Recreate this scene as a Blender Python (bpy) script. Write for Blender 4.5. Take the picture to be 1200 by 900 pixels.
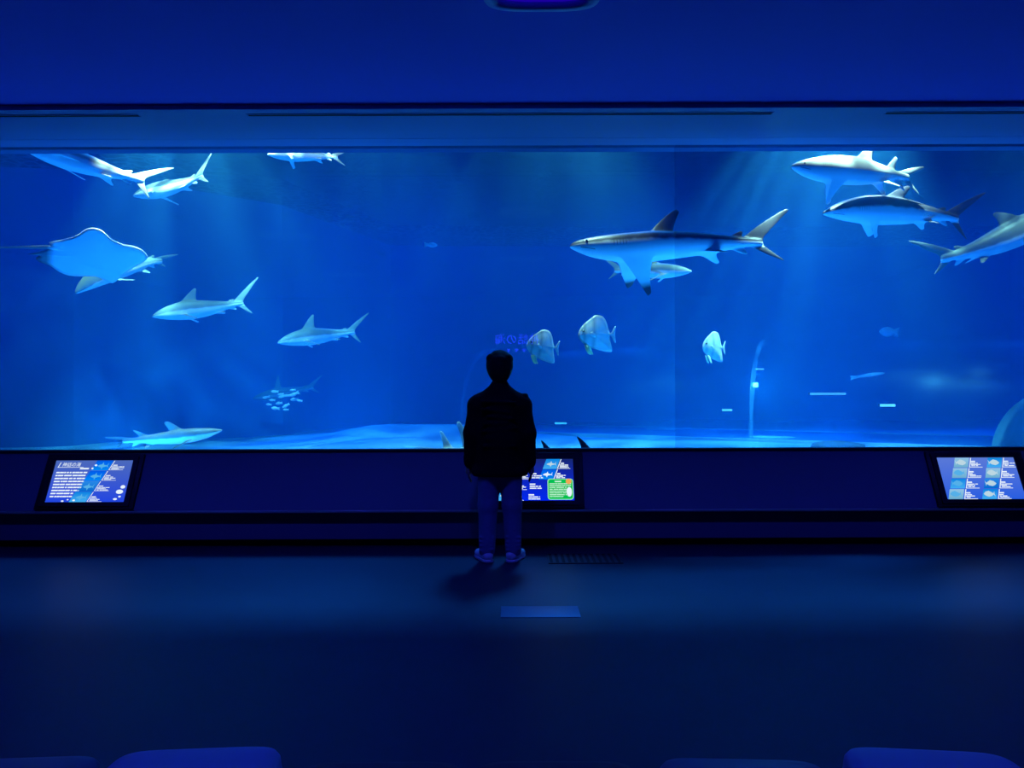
import bpy, bmesh, math, random
import numpy as np
from mathutils import Vector, Matrix

random.seed(7); np.random.seed(7)
scene = bpy.context.scene
COL = scene.collection
for o in list(bpy.data.objects): bpy.data.objects.remove(o)

# ------------------------------------------------------------------ camera
F = 866.0                      # focal length in pixels of the 1200 x 900 frame
CH = 1.45                      # camera height
ROLL = math.radians(0.19)
cam_d = bpy.data.cameras.new('camera'); cam = bpy.data.objects.new('camera', cam_d); COL.objects.link(cam)
cam_d.sensor_width = 36.0; cam_d.lens = F / 1200 * 36; cam_d.clip_end = 200
cam.location = (0, 0, CH); cam.rotation_euler = (math.pi / 2, ROLL, 0)
scene.camera = cam

# ------------------------------------------------------------------ world, sun, exposure
w = bpy.data.worlds.new('world'); scene.world = w; w.use_nodes = True
w.node_tree.nodes['Background'].inputs[0].default_value = (0.01, 0.22, 0.8, 1)
w.node_tree.nodes['Background'].inputs[1].default_value = 0.12
sd = bpy.data.lights.new('sun', 'SUN'); sun = bpy.data.objects.new('sun', sd); COL.objects.link(sun)
sd.energy = 15.0; sd.angle = math.radians(8); sd.color = (0.03, 0.30, 1.0)
sun.rotation_euler = Vector((-0.10, -0.56, -0.82)).to_track_quat('-Z', 'Y').to_euler()
sun.location = (0, 16, 12)
vs = scene.view_settings
scene.display_settings.display_device = 'sRGB'
vs.view_transform = 'Standard'; vs.look = 'None'; vs.gamma = 1.0; vs.use_curve_mapping = False; vs.exposure = 0.0
cy = scene.cycles
cy.use_denoising = True
cy.max_bounces = 8; cy.diffuse_bounces = 3; cy.glossy_bounces = 3; cy.transmission_bounces = 4
cy.volume_bounces = 1; cy.transparent_max_bounces = 24
cy.sample_clamp_indirect = 4.0
cy.caustics_reflective = False; cy.caustics_refractive = False

# ------------------------------------------------------------------ helpers
def P(px, py, D):
    dx, dy = px - 600, -(py - 450)
    c, s = math.cos(ROLL), math.sin(ROLL)
    dx, dy = dx * c + dy * s, -dx * s + dy * c
    return Vector((dx / F * D, D, CH + dy / F * D))

def put(o, parent=None):
    COL.objects.link(o)
    if parent is not None: o.parent = parent
    return o

def tag(o, label=None, cat=None, group=None, kind=None):
    if label: o['label'] = label
    if cat: o['category'] = cat
    if group: o['group'] = group
    if kind: o['kind'] = kind
    return o

def empty(name, loc=(0, 0, 0)):
    o = bpy.data.objects.new(name, None); o.location = loc; o.empty_display_size = .1
    return put(o)

def mesh_obj(name, V, Fc, mat=None, parent=None, smooth=False, fixn=True):
    me = bpy.data.meshes.new(name)
    me.from_pydata([tuple(v) for v in V], [], [tuple(f) for f in Fc])
    if fixn:
        bm = bmesh.new(); bm.from_mesh(me); bmesh.ops.recalc_face_normals(bm, faces=bm.faces); bm.to_mesh(me); bm.free()
    if smooth: me.polygons.foreach_set('use_smooth', [True] * len(me.polygons))
    o = bpy.data.objects.new(name, me)
    if mat: me.materials.append(mat)
    return put(o, parent)

def boxes(name, specs, mat, parent=None, bevel=0.0, seg=2):
    """specs: list of (x0,x1,y0,y1,z0,z1); one mesh."""
    bm = bmesh.new()
    for x0, x1, y0, y1, z0, z1 in specs:
        vs_ = [bm.verts.new(p) for p in ((x0,y0,z0),(x1,y0,z0),(x1,y1,z0),(x0,y1,z0),(x0,y0,z1),(x1,y0,z1),(x1,y1,z1),(x0,y1,z1))]
        for f in ((0,3,2,1),(4,5,6,7),(0,1,5,4),(1,2,6,5),(2,3,7,6),(3,0,4,7)): bm.faces.new([vs_[i] for i in f])
    if bevel: bmesh.ops.bevel(bm, geom=list(bm.edges), offset=bevel, segments=seg, profile=.6, affect='EDGES')
    me = bpy.data.meshes.new(name); bm.to_mesh(me); bm.free()
    if bevel:
        me.polygons.foreach_set('use_smooth', [True] * len(me.polygons))
    me.materials.append(mat)
    return put(bpy.data.objects.new(name, me), parent)

def extrude_x(name, prof, x0, x1, mat, parent=None):
    n = len(prof)
    V = [(x0, y, z) for y, z in prof] + [(x1, y, z) for y, z in prof]
    Fc = [(i, (i+1) % n, n + (i+1) % n, n + i) for i in range(n)] + [tuple(range(n)), tuple(range(2*n-1, n-1, -1))]
    return mesh_obj(name, V, Fc, mat, parent)

# ------------------------------------------------------------------ materials
def new_mat(name):
    m = bpy.data.materials.new(name); m.use_nodes = True
    nt = m.node_tree; nt.nodes.clear()
    out = nt.nodes.new('ShaderNodeOutputMaterial')
    return m, nt, out

def N(nt, typ, **kw):
    n = nt.nodes.new('ShaderNode' + typ)
    for k, v in kw.items(): setattr(n, k, v)
    return n

def paint(name, col, rough=.6, noise=.0, scale=6.0, spec=.3, metal=0.0, bump=0.0, sheen=0.0):
    m, nt, out = new_mat(name)
    b = N(nt, 'BsdfPrincipled'); nt.links.new(b.outputs[0], out.inputs[0])
    b.inputs['Roughness'].default_value = rough; b.inputs['Metallic'].default_value = metal
    b.inputs['Specular IOR Level'].default_value = spec
    b.inputs['Base Color'].default_value = (*col, 1)
    if sheen: b.inputs['Sheen Weight'].default_value = sheen
    if noise or bump:
        tc = N(nt, 'TexCoord'); nz = N(nt, 'TexNoise'); nz.inputs['Scale'].default_value = scale; nz.inputs['Detail'].default_value = 6
        nt.links.new(tc.outputs['Object'], nz.inputs['Vector'])
        if noise:
            mx = N(nt, 'Mix', data_type='RGBA')
            mx.inputs[6].default_value = (*[c * (1 - noise) for c in col], 1); mx.inputs[7].default_value = (*[min(1, c * (1 + noise)) for c in col], 1)
            nt.links.new(nz.outputs['Fac'], mx.inputs[0]); nt.links.new(mx.outputs[2], b.inputs['Base Color'])
        if bump:
            bp = N(nt, 'Bump'); bp.inputs['Strength'].default_value = bump; bp.inputs['Distance'].default_value = .02
            nt.links.new(nz.outputs['Fac'], bp.inputs['Height']); nt.links.new(bp.outputs[0], b.inputs['Normal'])
    return m

def emit(name, col, s=1.0):
    m, nt, out = new_mat(name)
    e = N(nt, 'Emission'); e.inputs[0].default_value = (*col, 1); e.inputs[1].default_value = s
    nt.links.new(e.outputs[0], out.inputs[0]); return m

def acrylic(name, tint, gloss, rough=0.0):
    m, nt, out = new_mat(name)
    t = N(nt, 'BsdfTransparent'); t.inputs[0].default_value = (*tint, 1)
    g = N(nt, 'BsdfGlossy'); g.inputs['Roughness'].default_value = rough; g.inputs[0].default_value = (1, 1, 1, 1)
    mx = N(nt, 'MixShader'); mx.inputs[0].default_value = gloss
    nt.links.new(t.outputs[0], mx.inputs[1]); nt.links.new(g.outputs[0], mx.inputs[2]); nt.links.new(mx.outputs[0], out.inputs[0])
    return m

M = {}
M['floor'] = paint('dark_floor', (.010, .013, .040), .5, .12, 3.0, .35)
M['ceiling'] = paint('ceiling_paint', (.13, .13, .88), .8)
M['soffit'] = paint('soffit_paint', (.15, .24, .56), .55)
M['hall'] = paint('hall_wall', (.10, .11, .14), .8)
M['console'] = paint('console_laminate', (.13, .14, .20), .55, spec=.25)
M['console_low'] = paint('plinth_laminate', (.15, .16, .22), .6, spec=.2)
M['black'] = paint('black_plastic', (.010, .010, .012), .45)
M['kick'] = paint('toe_kick', (.012, .012, .016), .7)
M['ledge'] = paint('ledge_metal', (.45, .42, .40), .35, metal=.6)
M['slot'] = paint('slot_dark', (.015, .015, .02), .8)
M['sill'] = paint('sill_dark', (.02, .022, .03), .5)
M['grate'] = paint('grate_metal', (.05, .05, .06), .5, metal=.5)
M['plate'] = paint('steel_plate', (.10, .13, .20), .45, metal=.5)
M['seat_blue'] = paint('blue_vinyl', (.18, .22, .38), .5, spec=.3)
M['seat_dark'] = paint('dark_vinyl', (.08, .09, .13), .5, spec=.3)
M['seat_base'] = paint('bench_base', (.03, .03, .04), .7)
M['jacket'] = paint('black_jacket', (.006, .006, .008), .9, spec=.1)
M['hair'] = paint('black_hair', (.006, .006, .006), .7, spec=.15)
M['skin'] = paint('skin', (.35, .22, .17), .6)
M['trousers'] = paint('trousers', (.17, .20, .30), .85, .15, 30, .1)
M['shoe'] = paint('white_shoe', (.75, .75, .78), .6)
M['sole'] = paint('shoe_sole', (.6, .6, .62), .7)
M['sand'] = paint('sand', (.50, .58, .62), .95, .15, 5.0, .1, bump=.3)
M['tankwall'] = paint('tank_wall', (.05, .16, .36), .9, .3, .7, .1)
M['rock'] = paint('rock', (.10, .12, .10), .9, .4, 6, .1, bump=.6)
M['seam'] = None
M['rim'] = paint('lamp_rim_paint', (.35, .42, .85), .5)
M['lampglow'] = emit('violet_lamp', (.03, .0, 1.0), .42)
M['glass1'] = acrylic('acrylic_pane', (.985, .99, 1.0), .035)
M['glass2'] = acrylic('acrylic_pane_darkened', (.86, .87, .92), .035)  # refraction darkening right of the joint, put into the pane colour
M['tunnel'] = acrylic('acrylic_tunnel', (.95, .97, .985), .008, .35)
def seam_mat():
    m, nt, out = new_mat('acrylic_seam')
    t = N(nt, 'BsdfTransparent'); d = N(nt, 'BsdfPrincipled'); d.inputs['Base Color'].default_value = (.5, .8, .85, 1); d.inputs['Roughness'].default_value = .3
    mx = N(nt, 'MixShader'); mx.inputs[0].default_value = .22
    nt.links.new(t.outputs[0], mx.inputs[1]); nt.links.new(d.outputs[0], mx.inputs[2]); nt.links.new(mx.outputs[0], out.inputs[0]); return m
M['seam'] = seam_mat()
M['eye'] = paint('eye', (.01, .01, .01), .2, spec=.5)

# water: absorbs red first, scatters blue
def water_mat():
    m, nt, out = new_mat('sea_water')
    a = N(nt, 'VolumeAbsorption'); s = N(nt, 'VolumeScatter'); ad = N(nt, 'AddShader')
    # absorption coefficient = (1 - colour) * density
    a.inputs['Color'].default_value = (0.0, .66, .96, 1); a.inputs['Density'].default_value = .40
    s.inputs['Color'].default_value = (.04, .42, 1.0, 1); s.inputs['Density'].default_value = .058
    s.inputs['Anisotropy'].default_value = .25
    nt.links.new(a.outputs[0], ad.inputs[0]); nt.links.new(s.outputs[0], ad.inputs[1]); nt.links.new(ad.outputs[0], out.inputs['Volume'])
    return m
M['water'] = water_mat()

def surface_mat():
    """flat water surface: caustic lines and broad light patches painted into its transparency"""
    m, nt, out = new_mat('water_surface')
    tc = N(nt, 'TexCoord')
    wob = N(nt, 'TexNoise'); wob.inputs['Scale'].default_value = 1.3
    nt.links.new(tc.outputs['Object'], wob.inputs['Vector'])
    addv = N(nt, 'MixRGB', blend_type='LINEAR_LIGHT'); addv.inputs[0].default_value = .35
    nt.links.new(tc.outputs['Object'], addv.inputs[1]); nt.links.new(wob.outputs['Color'], addv.inputs[2])
    vo = N(nt, 'TexVoronoi', feature='DISTANCE_TO_EDGE'); vo.inputs['Scale'].default_value = 4.8
    nt.links.new(addv.outputs[0], vo.inputs['Vector'])
    mr = N(nt, 'MapRange'); mr.inputs[1].default_value = 0.0; mr.inputs[2].default_value = .20; mr.inputs[3].default_value = 1.0; mr.inputs[4].default_value = .13
    nt.links.new(vo.outputs['Distance'], mr.inputs[0])
    big = N(nt, 'TexNoise'); big.inputs['Scale'].default_value = .42; big.inputs['Detail'].default_value = 1.5
    mp = N(nt, 'Mapping'); mp.inputs['Scale'].default_value = (1.0, .35, 1.0); mp.inputs['Location'].default_value = (3.1, 0, 0)
    nt.links.new(tc.outputs['Object'], mp.inputs[0]); nt.links.new(mp.outputs[0], big.inputs['Vector'])
    mb = N(nt, 'MapRange'); mb.inputs[1].default_value = .35; mb.inputs[2].default_value = .65; mb.inputs[3].default_value = .28; mb.inputs[4].default_value = 1.0
    nt.links.new(big.outputs['Fac'], mb.inputs[0])
    mu = N(nt, 'Math', operation='MULTIPLY'); nt.links.new(mr.outputs[0], mu.inputs[0]); nt.links.new(mb.outputs[0], mu.inputs[1])  # painted ripple and shaft pattern that shapes the light entering the tank
    t = N(nt, 'BsdfTransparent'); nt.links.new(mu.outputs[0], t.inputs[0])
    g = N(nt, 'BsdfGlossy'); g.inputs['Roughness'].default_value = .25; g.inputs[0].default_value = (.8, .9, 1, 1)
    mx = N(nt, 'MixShader'); mx.inputs[0].default_value = .03
    nt.links.new(t.outputs[0], mx.inputs[1]); nt.links.new(g.outputs[0], mx.inputs[2]); nt.links.new(mx.outputs[0], out.inputs[0])
    return m
M['surface'] = surface_mat()

# ------------------------------------------------------------------ the hall
XH = 8.0; GY = 6.85; ZT = 3.66; ZS = .855; CZ = 3.70
tag(boxes('floor', [(-XH, XH, -5.2, 6.75, -.1, 0)], M['floor']), kind='structure')
tag(boxes('ceiling', [(-XH, XH, -5.2, 5.93, CZ, CZ + .12)], M['ceiling']), kind='structure')
tag(boxes('wall_left', [(-XH - .15, -XH, -5.2, 6.95, 0, 3.85)], M['hall']), kind='structure')
tag(boxes('wall_right', [(XH, XH + .15, -5.2, 6.95, 0, 3.85)], M['hall']), kind='structure')
tag(boxes('wall_back', [(-XH, XH, -5.35, -5.2, 0, 3.85)], M['hall']), kind='structure')
# soffit over the window: a pale band with a shadow gap next to the glass, then a narrow inner lip
sof = tag(boxes('ceiling_soffit', [(-XH, XH, 5.93, 6.64, ZT, 3.9), (-XH, XH, 6.66, 6.86, ZT + .004, 3.9), (-XH, XH, 6.64, 6.66, ZT + .05, 3.9)], M['soffit']), kind='structure')
tag(boxes('wall_front_header', [(-12, 12, 6.86, 7.06, ZT + .004, 5.4)], M['tankwall']), kind='structure')
# console below the window
prof = [(6.60, .07), (6.60, .325), (6.555, .335), (6.80, .845), (6.98, .845), (6.98, .07)]
tag(extrude_x('wall_front', prof, -XH, XH, M['console']), kind='structure')
tag(boxes('baseboard_front', [(-XH, XH, 6.67, 6.72, 0, .07)], M['kick']), kind='structure')
tag(boxes('trim_1', [(-XH, XH, 6.515, 6.60, .318, .336)], M['ledge'], bevel=.004), kind='structure')
tag(boxes('trim_2', [(-XH, XH, 6.785, 6.85, .825, ZS)], M['sill'], bevel=.006), kind='structure')
# acrylic panes
SX = 193 / F * GY
tag(boxes('window_1', [(-XH, SX - .004, 6.86, 6.94, ZS - .01, ZT + .004)], M['glass1']), label='wide clear acrylic pane left of the upright joint', kind='structure')
tag(boxes('window_2', [(SX + .004, XH, 6.86, 6.94, ZS - .01, ZT + .004)], M['glass2']), label='clear acrylic pane right of the upright joint', kind='structure')

# slot vents in the soffit
def vent(x0, x1, label):
    e = tag(empty('slot_vent', ((x0 + x1) / 2, 6.05, ZT)), label, 'vent', 'long slot vents in the soffit')
    L = (x1 - x0) / 2
    boxes('slot', [(-L, L, -.018, .018, -.004, .003)], M['slot'], e)
    boxes('slot_rim', [(-L - .01, L + .01, -.026, -.018, -.006, .0), (-L - .01, L + .01, .018, .026, -.006, .0)], M['soffit'], e)
    return e
vx = lambda px: (px - 600) / F * 6.05
vent(-7.2, vx(163), 'slot vent in the soffit ending above the top left sharks')
vent(vx(292), vx(905), 'long slot vent in the middle of the soffit')
vent(vx(1040), 7.2, 'slot vent in the soffit above the top right sharks')

# recessed violet ceiling lamps
def ceiling_lamp(x, y, label, sx=.34, sy=.17):
    e = tag(empty('ceiling_lamp', (x, y, CZ)), label, 'lamp', 'violet ceiling lamps')
    def ring(ax, ay, z, n=40, pw=3.2):
        out = []
        for i in range(n):
            t = 2 * math.pi * i / n; c, s = math.cos(t), math.sin(t)
            out.append((ax * math.copysign(abs(c) ** (2 / pw), c), ay * math.copysign(abs(s) ** (2 / pw), s), z))
        return out
    n = 40
    rs = [ring(sx, sy, 0), ring(sx, sy, -.03), ring(sx * .97, sy * .95, -.045), ring(sx * .80, sy * .62, -.050), ring(sx * .78, sy * .60, -.012)]
    V = sum(rs, []); Fc = []
    for a in range(len(rs) - 1):
        for i in range(n): Fc.append((a*n+i, a*n+(i+1) % n, (a+1)*n+(i+1) % n, (a+1)*n+i))
    mesh_obj('lamp_rim', V, Fc, M['rim'], e, True)
    mesh_obj('diffuser', ring(sx * .79, sy * .61, -.014) + [(0, 0, -.022)], [(i, (i+1) % n, n) for i in range(n)], M['lampglow'], e)
    return e
ceiling_lamp(.18, 4.22, 'violet rounded ceiling lamp at the top edge above the visitor')
ceiling_lamp(3.35, 2.75, 'violet ceiling lamp right, mirrored faintly in the glass', .40, .17)
ceiling_lamp(-3.35, 2.75, 'violet ceiling lamp left of the one above the visitor', .40, .17)
ceiling_lamp(.18, .6, 'violet ceiling lamp over the middle of the hall', .40, .17)
ceiling_lamp(-3.35, -1.2, 'violet ceiling lamp left at the rear of the hall', .40, .17)
ceiling_lamp(3.35, -1.2, 'violet ceiling lamp right at the rear of the hall', .40, .17)

# recessed blue downlights over the hall (deep cans, light only downwards)
def downlight(x, y, label, energy=150):
    e = tag(empty('downlight', (x, y, CZ)), label, 'lamp', 'blue downlights in the ceiling')
    n = 20
    def lathe(name, prof_, mat):
        V = [(r * math.cos(2*math.pi*i/n), r * math.sin(2*math.pi*i/n), z) for r, z in prof_ for i in range(n)]
        Fc = [(k*n+i, k*n+(i+1) % n, (k+1)*n+(i+1) % n, (k+1)*n+i) for k in range(len(prof_) - 1) for i in range(n)]
        return mesh_obj(name, V, Fc, mat, e, True)
    lathe('trim_ring', [(.075, 0), (.095, 0), (.095, -.008), (.07, -.012), (.07, 0)], M['black'])
    lathe('can', [(.0705, -.010), (.0705, -.05), (.075, -.05), (.075, 0)], M['black'])
    ld = bpy.data.lights.new('downlight_light', 'SPOT'); ld.energy = energy; ld.color = (.03, .045, 1.0); ld.spot_size = math.radians(112); ld.spot_blend = .5; ld.shadow_soft_size = .06
    lo = bpy.data.objects.new('downlight_light', ld); put(lo, e); lo.location = (0, 0, -.055)
    return e
for x, y, lab in ((-4.4, 4.0, 'blue downlight far left in the front row'), (-2.2, 4.0, 'blue downlight left in the front row'), (-.5, 4.0, 'blue downlight left of the violet lamp in the front row'), (2.2, 4.0, 'blue downlight right in the front row'), (4.4, 4.0, 'blue downlight far right in the front row'),
                  (-2.2, 1.2, 'blue downlight left above the benches'), (2.2, 1.2, 'blue downlight right above the benches')):
    downlight(x, y, lab, 95 if y > 3 else 34)

# lit name sign on the rear wall (seen mirrored in the glass)
def text(name, body, size, mat, parent, loc, rot, shear=0.0):
    cu = bpy.data.curves.new(name, 'FONT'); cu.body = body; cu.size = size; cu.align_x = 'CENTER'; cu.align_y = 'CENTER'; cu.shear = shear
    tmp = bpy.data.objects.new(name, cu); COL.objects.link(tmp)
    me = bpy.data.meshes.new_from_object(tmp.evaluated_get(bpy.context.evaluated_depsgraph_get())); me.name = name
    bpy.data.objects.remove(tmp); me.materials.clear(); me.materials.append(mat)
    o = bpy.data.objects.new(name, me); put(o, parent); o.location = loc; o.rotation_euler = rot
    return o
SGY = -5.17; SD = 6.86 * 2 - SGY
sg = P(606, 400, SD)
e = tag(empty('wall_sign', (sg.x, SGY, sg.z)), 'blue lit exhibit name sign mirrored above the visitor head', 'sign')
boxes('sign_board', [(-.75, .75, -.03, .0, -.32, .3)], M['black'], e)
M['signblue'] = emit('sign_blue', (.02, .03, 1.0), 9.0)
text('sign_text', '神話の海', .29, M['signblue'], e, (0, .006, .04), (math.pi / 2, 0, math.pi))
for i in range(3):
    x = -.22 + i * .2
    boxes('sign_small_mark', [(x - .05, x + .05, .002, .006, -.215, -.195), (x - .04, x + .04, .002, .006, -.25, -.235), (x - .01, x + .01, .002, .006, -.265, -.19)], M['signblue'], e)

# floor plate and grate
gl = lambda px, D: (px - 600) / F * D
fl = lambda py: F * CH / (py - 450)
D0, D1 = fl(724), fl(711)
boxes_ = boxes('floor_plate', [(gl(586, (D0 + D1) / 2), gl(678, (D0 + D1) / 2), D0, D1, 0, .004)], M['plate'], bevel=.001)
tag(boxes_, 'pale steel cover plate set in the floor before the visitor', 'floor plate')
D0, D1 = fl(661), fl(650); xa, xb = gl(640, D1), gl(723, D1)
e = tag(empty('floor_grate', ((xa + xb) / 2, (D0 + D1) / 2, 0)), 'dark slotted floor grate at the foot of the console', 'floor grate')
hx, hy = (xb - xa) / 2, (D1 - D0) / 2
boxes('tray', [(-hx, hx, -hy, hy, 0, .002)], M['slot'], e)
boxes('grate_frame', [(-hx, hx, -hy, -hy + .012, .002, .008), (-hx, hx, hy - .012, hy, .002, .008), (-hx, -hx + .012, -hy + .012, hy - .012, .002, .008), (hx - .012, hx, -hy + .012, hy - .012, .002, .008)], M['grate'], e)
bar0 = None
for i in range(11):
    x = -hx + (i + 1) * 2 * hx / 12
    if bar0 is None: bar0 = b = boxes('bar', [(-.012, .012, -hy + .012, hy - .012, .002, .007)], M['grate'], e)
    else: b = bar0.copy(); put(b, e)
    b.location = (x, 0, 0)

# ------------------------------------------------------------------ information screens
SL = math.atan2(.245, .51)
def screen_plane(x, label):
    """Empty at the screen centre; local x right, y up the slope, z out of the screen."""
    e = tag(empty('information_screen', (x, 6.683, .572)), label, 'screen', 'screens on the console')
    out_ = Vector((0, -math.cos(SL), math.sin(SL))); up = Vector((0, math.sin(SL), math.cos(SL)))
    e.matrix_world = Matrix(((1, up.x, out_.x, x), (0, up.y, out_.y, 6.672), (0, up.z, out_.z, .578), (0, 0, 0, 1)))
    boxes('housing', [(-.44, .44, -.262, .262, -.03, .022)], M['black'], e, bevel=.006)
    boxes('bezel', [(-.40, -.352, -.235, .235, .022, .034), (.352, .40, -.235, .235, .022, .034), (-.352, .352, -.235, -.197, .022, .034), (-.352, .352, .197, .235, .022, .034)], M['black'], e)
    return e
def grad_mat(name, c0, c1, s=1.0):
    m, nt, out = new_mat(name)
    tc = N(nt, 'TexCoord'); sp = N(nt, 'SeparateXYZ'); nt.links.new(tc.outputs['Generated'], sp.inputs[0])
    mx = N(nt, 'Mix', data_type='RGBA'); mx.inputs[6].default_value = (*c0, 1); mx.inputs[7].default_value = (*c1, 1)
    nt.links.new(sp.outputs['Y'], mx.inputs[0])
    em = N(nt, 'Emission'); em.inputs[1].default_value = s; nt.links.new(mx.outputs[2], em.inputs[0]); nt.links.new(em.outputs[0], out.inputs[0])
    return m
def poly(name, polys, z, mat, parent, th=.0006):
    V, Fc = [], []
    for p in polys:
        b = len(V); n = len(p)
        V += [(x, y, z + th) for x, y in p] + [(x, y, z) for x, y in p]
        Fc.append(tuple(range(b, b + n))); Fc.append(tuple(range(b + 2*n - 1, b + n - 1, -1)))
        for i in range(n): Fc.append((b + i, b + n + i, b + n + (i+1) % n, b + (i+1) % n))
    return mesh_obj(name, V, Fc, mat, parent)
def rect(x0, y0, x1, y1, sk=0.0): return [(x0, y0), (x1, y0), (x1 + sk, y1), (x0 + sk, y1)]
def dashes(x0, x1, y, h, sk=0.0, dens=.8):
    """a row of small print too small to read"""
    out_ = []; x = x0
    while x < x1 - .004:
        l = min(random.uniform(.012, .07), x1 - x); out_.append(rect(x, y - h / 2, x + l, y + h / 2, sk * h)); x += l + random.choice((.003, .003, .008))
    return out_
def oval(cx, cy_, rx, ry, n=18): return [(cx + rx * math.cos(2*math.pi*i/n), cy_ + ry * math.sin(2*math.pi*i/n)) for i in range(n)]
def fishpoly(cx, cy_, L, H, flip=1):
    pts = [(-.5, 0), (-.3, .35), (0, .5), (.25, .25), (.38, .08), (.5, .4), (.46, 0), (.5, -.4), (.38, -.08), (.2, -.3), (-.1, -.42), (-.35, -.25)]
    return [(cx + flip * a * L, cy_ + b * H) for a, b in pts]
def sharkpoly(cx, cy_, L, H):
    pts = [(-.5, 0), (-.25, .22), (-.1, .25), (0, .6), (.06, .2), (.35, .06), (.5, .5), (.42, 0), (.48, -.25), (.33, -.05), (0, -.2), (-.1, -.55), (-.15, -.22), (-.35, -.15)]
    return [(cx + a * L, cy_ + b * H) for a, b in pts]
W_ = emit('screen_white', (.82, .92, 1.0), 1.0); CY = emit('screen_cyan', (.10, .48, .9), .9); LB = emit('screen_pale', (.55, .75, .85), .9)
TILE = [grad_mat('picture_blue', (.0, .25, .95), (.0, .10, .80)), grad_mat('picture_cyan', (.05, .42, .9), (.0, .22, .75)), grad_mat('picture_pale', (.15, .42, .62), (.28, .55, .80)), grad_mat('picture_deep', (.0, .14, .62), (.02, .25, .8))]

# left screen
e = screen_plane(gl(106.5, 6.672), 'lit screen under the left sharks with a column of white text')
poly('panel', [rect(-.352, -.197, .352, .197)], .022, grad_mat('panel_left', (.015, .06, .75), (.07, .14, .50)), e)
text('screen_title', '神話の海', .042, W_, e, (-.205, .155, .0245), (0, 0, 0), .2)
poly('title_rule', [rect(-.325, .13, -.09, .134), [(-.325, .13), (-.318, .13), (-.30, .178), (-.307, .178)], rect(-.12, .112, -.04, .126, .004)], .0232, W_, e)
tx = []
for i in range(9):
    y = .082 - i * .028; tx += dashes(-.325, -.045 - (.05 if i in (7, 8) else 0) - i * .004, y, .013, .2)
poly('text_lines', tx, .0232, W_, e)
for i in range(4):
    y0 = .197 - (i + 1) * .0985; sk = .036; xb_ = .155 - i * -.0 - i * .042 + .0
    pic = poly('picture', [rect(xb_ - .17, y0 + .003, xb_ - .02, y0 + .0975, sk)], .0232, TILE[(0, 0, 3, 1)[i]], e)
    poly('picture_animal', [sharkpoly(xb_ - .07, y0 + .045, .10, .06)], .0242, CY, pic)
    poly('picture_rule', [rect(xb_ - .012, y0 + .006, xb_ - .006, y0 + .095, sk), rect(xb_ - .012, y0 + .006, xb_ + .12, y0 + .009)], .0236, W_, e)
    t2 = [rect(xb_ + .02, y0 + .048, xb_ + .06, y0 + .056)]
    for k in range(3): t2 += dashes(xb_ + .01, xb_ + random.uniform(.08, .13), y0 + .038 - k * .011, .006)
    poly('caption', t2, .0232, W_, e)
for q in ((-.03+.05, .15, .012, .009), (-.005, .12, .010, .008), (.31, -.055, .021, .016), (.29, -.10, .032, .02), (.30, -.145, .012, .008), (.265, -.168, .018, .009), (-.2, -.185, .012, .007), (-.155, -.172, .008, .006), (-.1, -.178, .012, .008)): poly('bubble', [oval(*q)], .0248, W_, e)
# centre screen
e = screen_plane(gl(626, 6.672), 'lit screen beside the visitor legs with a green note panel')
poly('panel', [rect(-.352, -.197, .352, .197)], .022, grad_mat('panel_centre', (.0, .02, .85), (.008, .02, .16)), e)
for i in range(4):
    for cx in (-.26, .02):
        y0 = .197 - (i + 1) * .0985; sk = .036; xl = cx + (.085 - i * .036 if cx > 0 else .03 - i * .03)
        if cx > 0 and i > 1: continue
        pic = poly('picture', [rect(xl - .03, y0 + .003, xl + .095, y0 + .0975, sk)], .0232, TILE[(1, 0, 3, 1)[i]], e)
        poly('picture_animal', [sharkpoly(xl + .05, y0 + .048, .09, .05)], .0242, W_ if i == 1 else LB, pic)
        poly('picture_rule', [rect(xl + .10, y0 + .006, xl + .108, y0 + .095, sk), rect(xl + .10, y0 + .004, xl + .22, y0 + .008)], .0236, W_, e)
        t2 = [rect(xl + .135, y0 + .05, xl + .165, y0 + .062)]
        for k in range(3): t2 += dashes(xl + .125, xl + random.uniform(.18, .215), y0 + .040 - k * .011, .008)
        poly('caption', t2, .0232, W_, e)
    y0 = .197 - (i + 1) * .0985
    poly('caption', [rect(-.02 - i*.012, y0 + .05, .03 - i*.012, y0 + .062)] + dashes(-.02 - i*.012, .075 - i*.01, y0 + .036, .011) + dashes(-.02 - i*.012, .09 - i*.014, y0 + .018, .010), .0234, W_, e) if i > 0 else None
def rrect(x0, y0, x1, y1, r, n=5):
    out_ = []
    for cx, cy_, a0 in ((x1 - r, y1 - r, 0), (x0 + r, y1 - r, 90), (x0 + r, y0 + r, 180), (x1 - r, y0 + r, 270)):
        for k in range(n + 1):
            a = math.radians(a0 + 90 * k / n); out_.append((cx + r * math.cos(a), cy_ + r * math.sin(a)))
    return out_
nt_ = poly('note_border', [rrect(.115, -.187, .346, .008, .025)], .0250, emit('note_border_green', (.35, .9, .45), .9), e)
poly('note_field', [rrect(.123, -.180, .338, .001, .020)], .0258, emit('note_green', (.0, .62, .10), .85), nt_)
gt = [rect(.18, -.025, .24, -.013)]
for k in range(8): gt += dashes(.132, .325 if k < 2 else .285 - (.03 if k == 7 else 0), -.04 - k * .017, .0075)
poly('note_text', gt, .0268, emit('note_text', (.65, 1, .8), .9), nt_)
poly('note_badge', [oval(.305, -.018, .026, .026)], .0272, emit('note_orange', (.95, .42, .10), .9), nt_)
poly('note_white_shape', [oval(.308, -.115, .024, .045)], .0272, W_, nt_)
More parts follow.
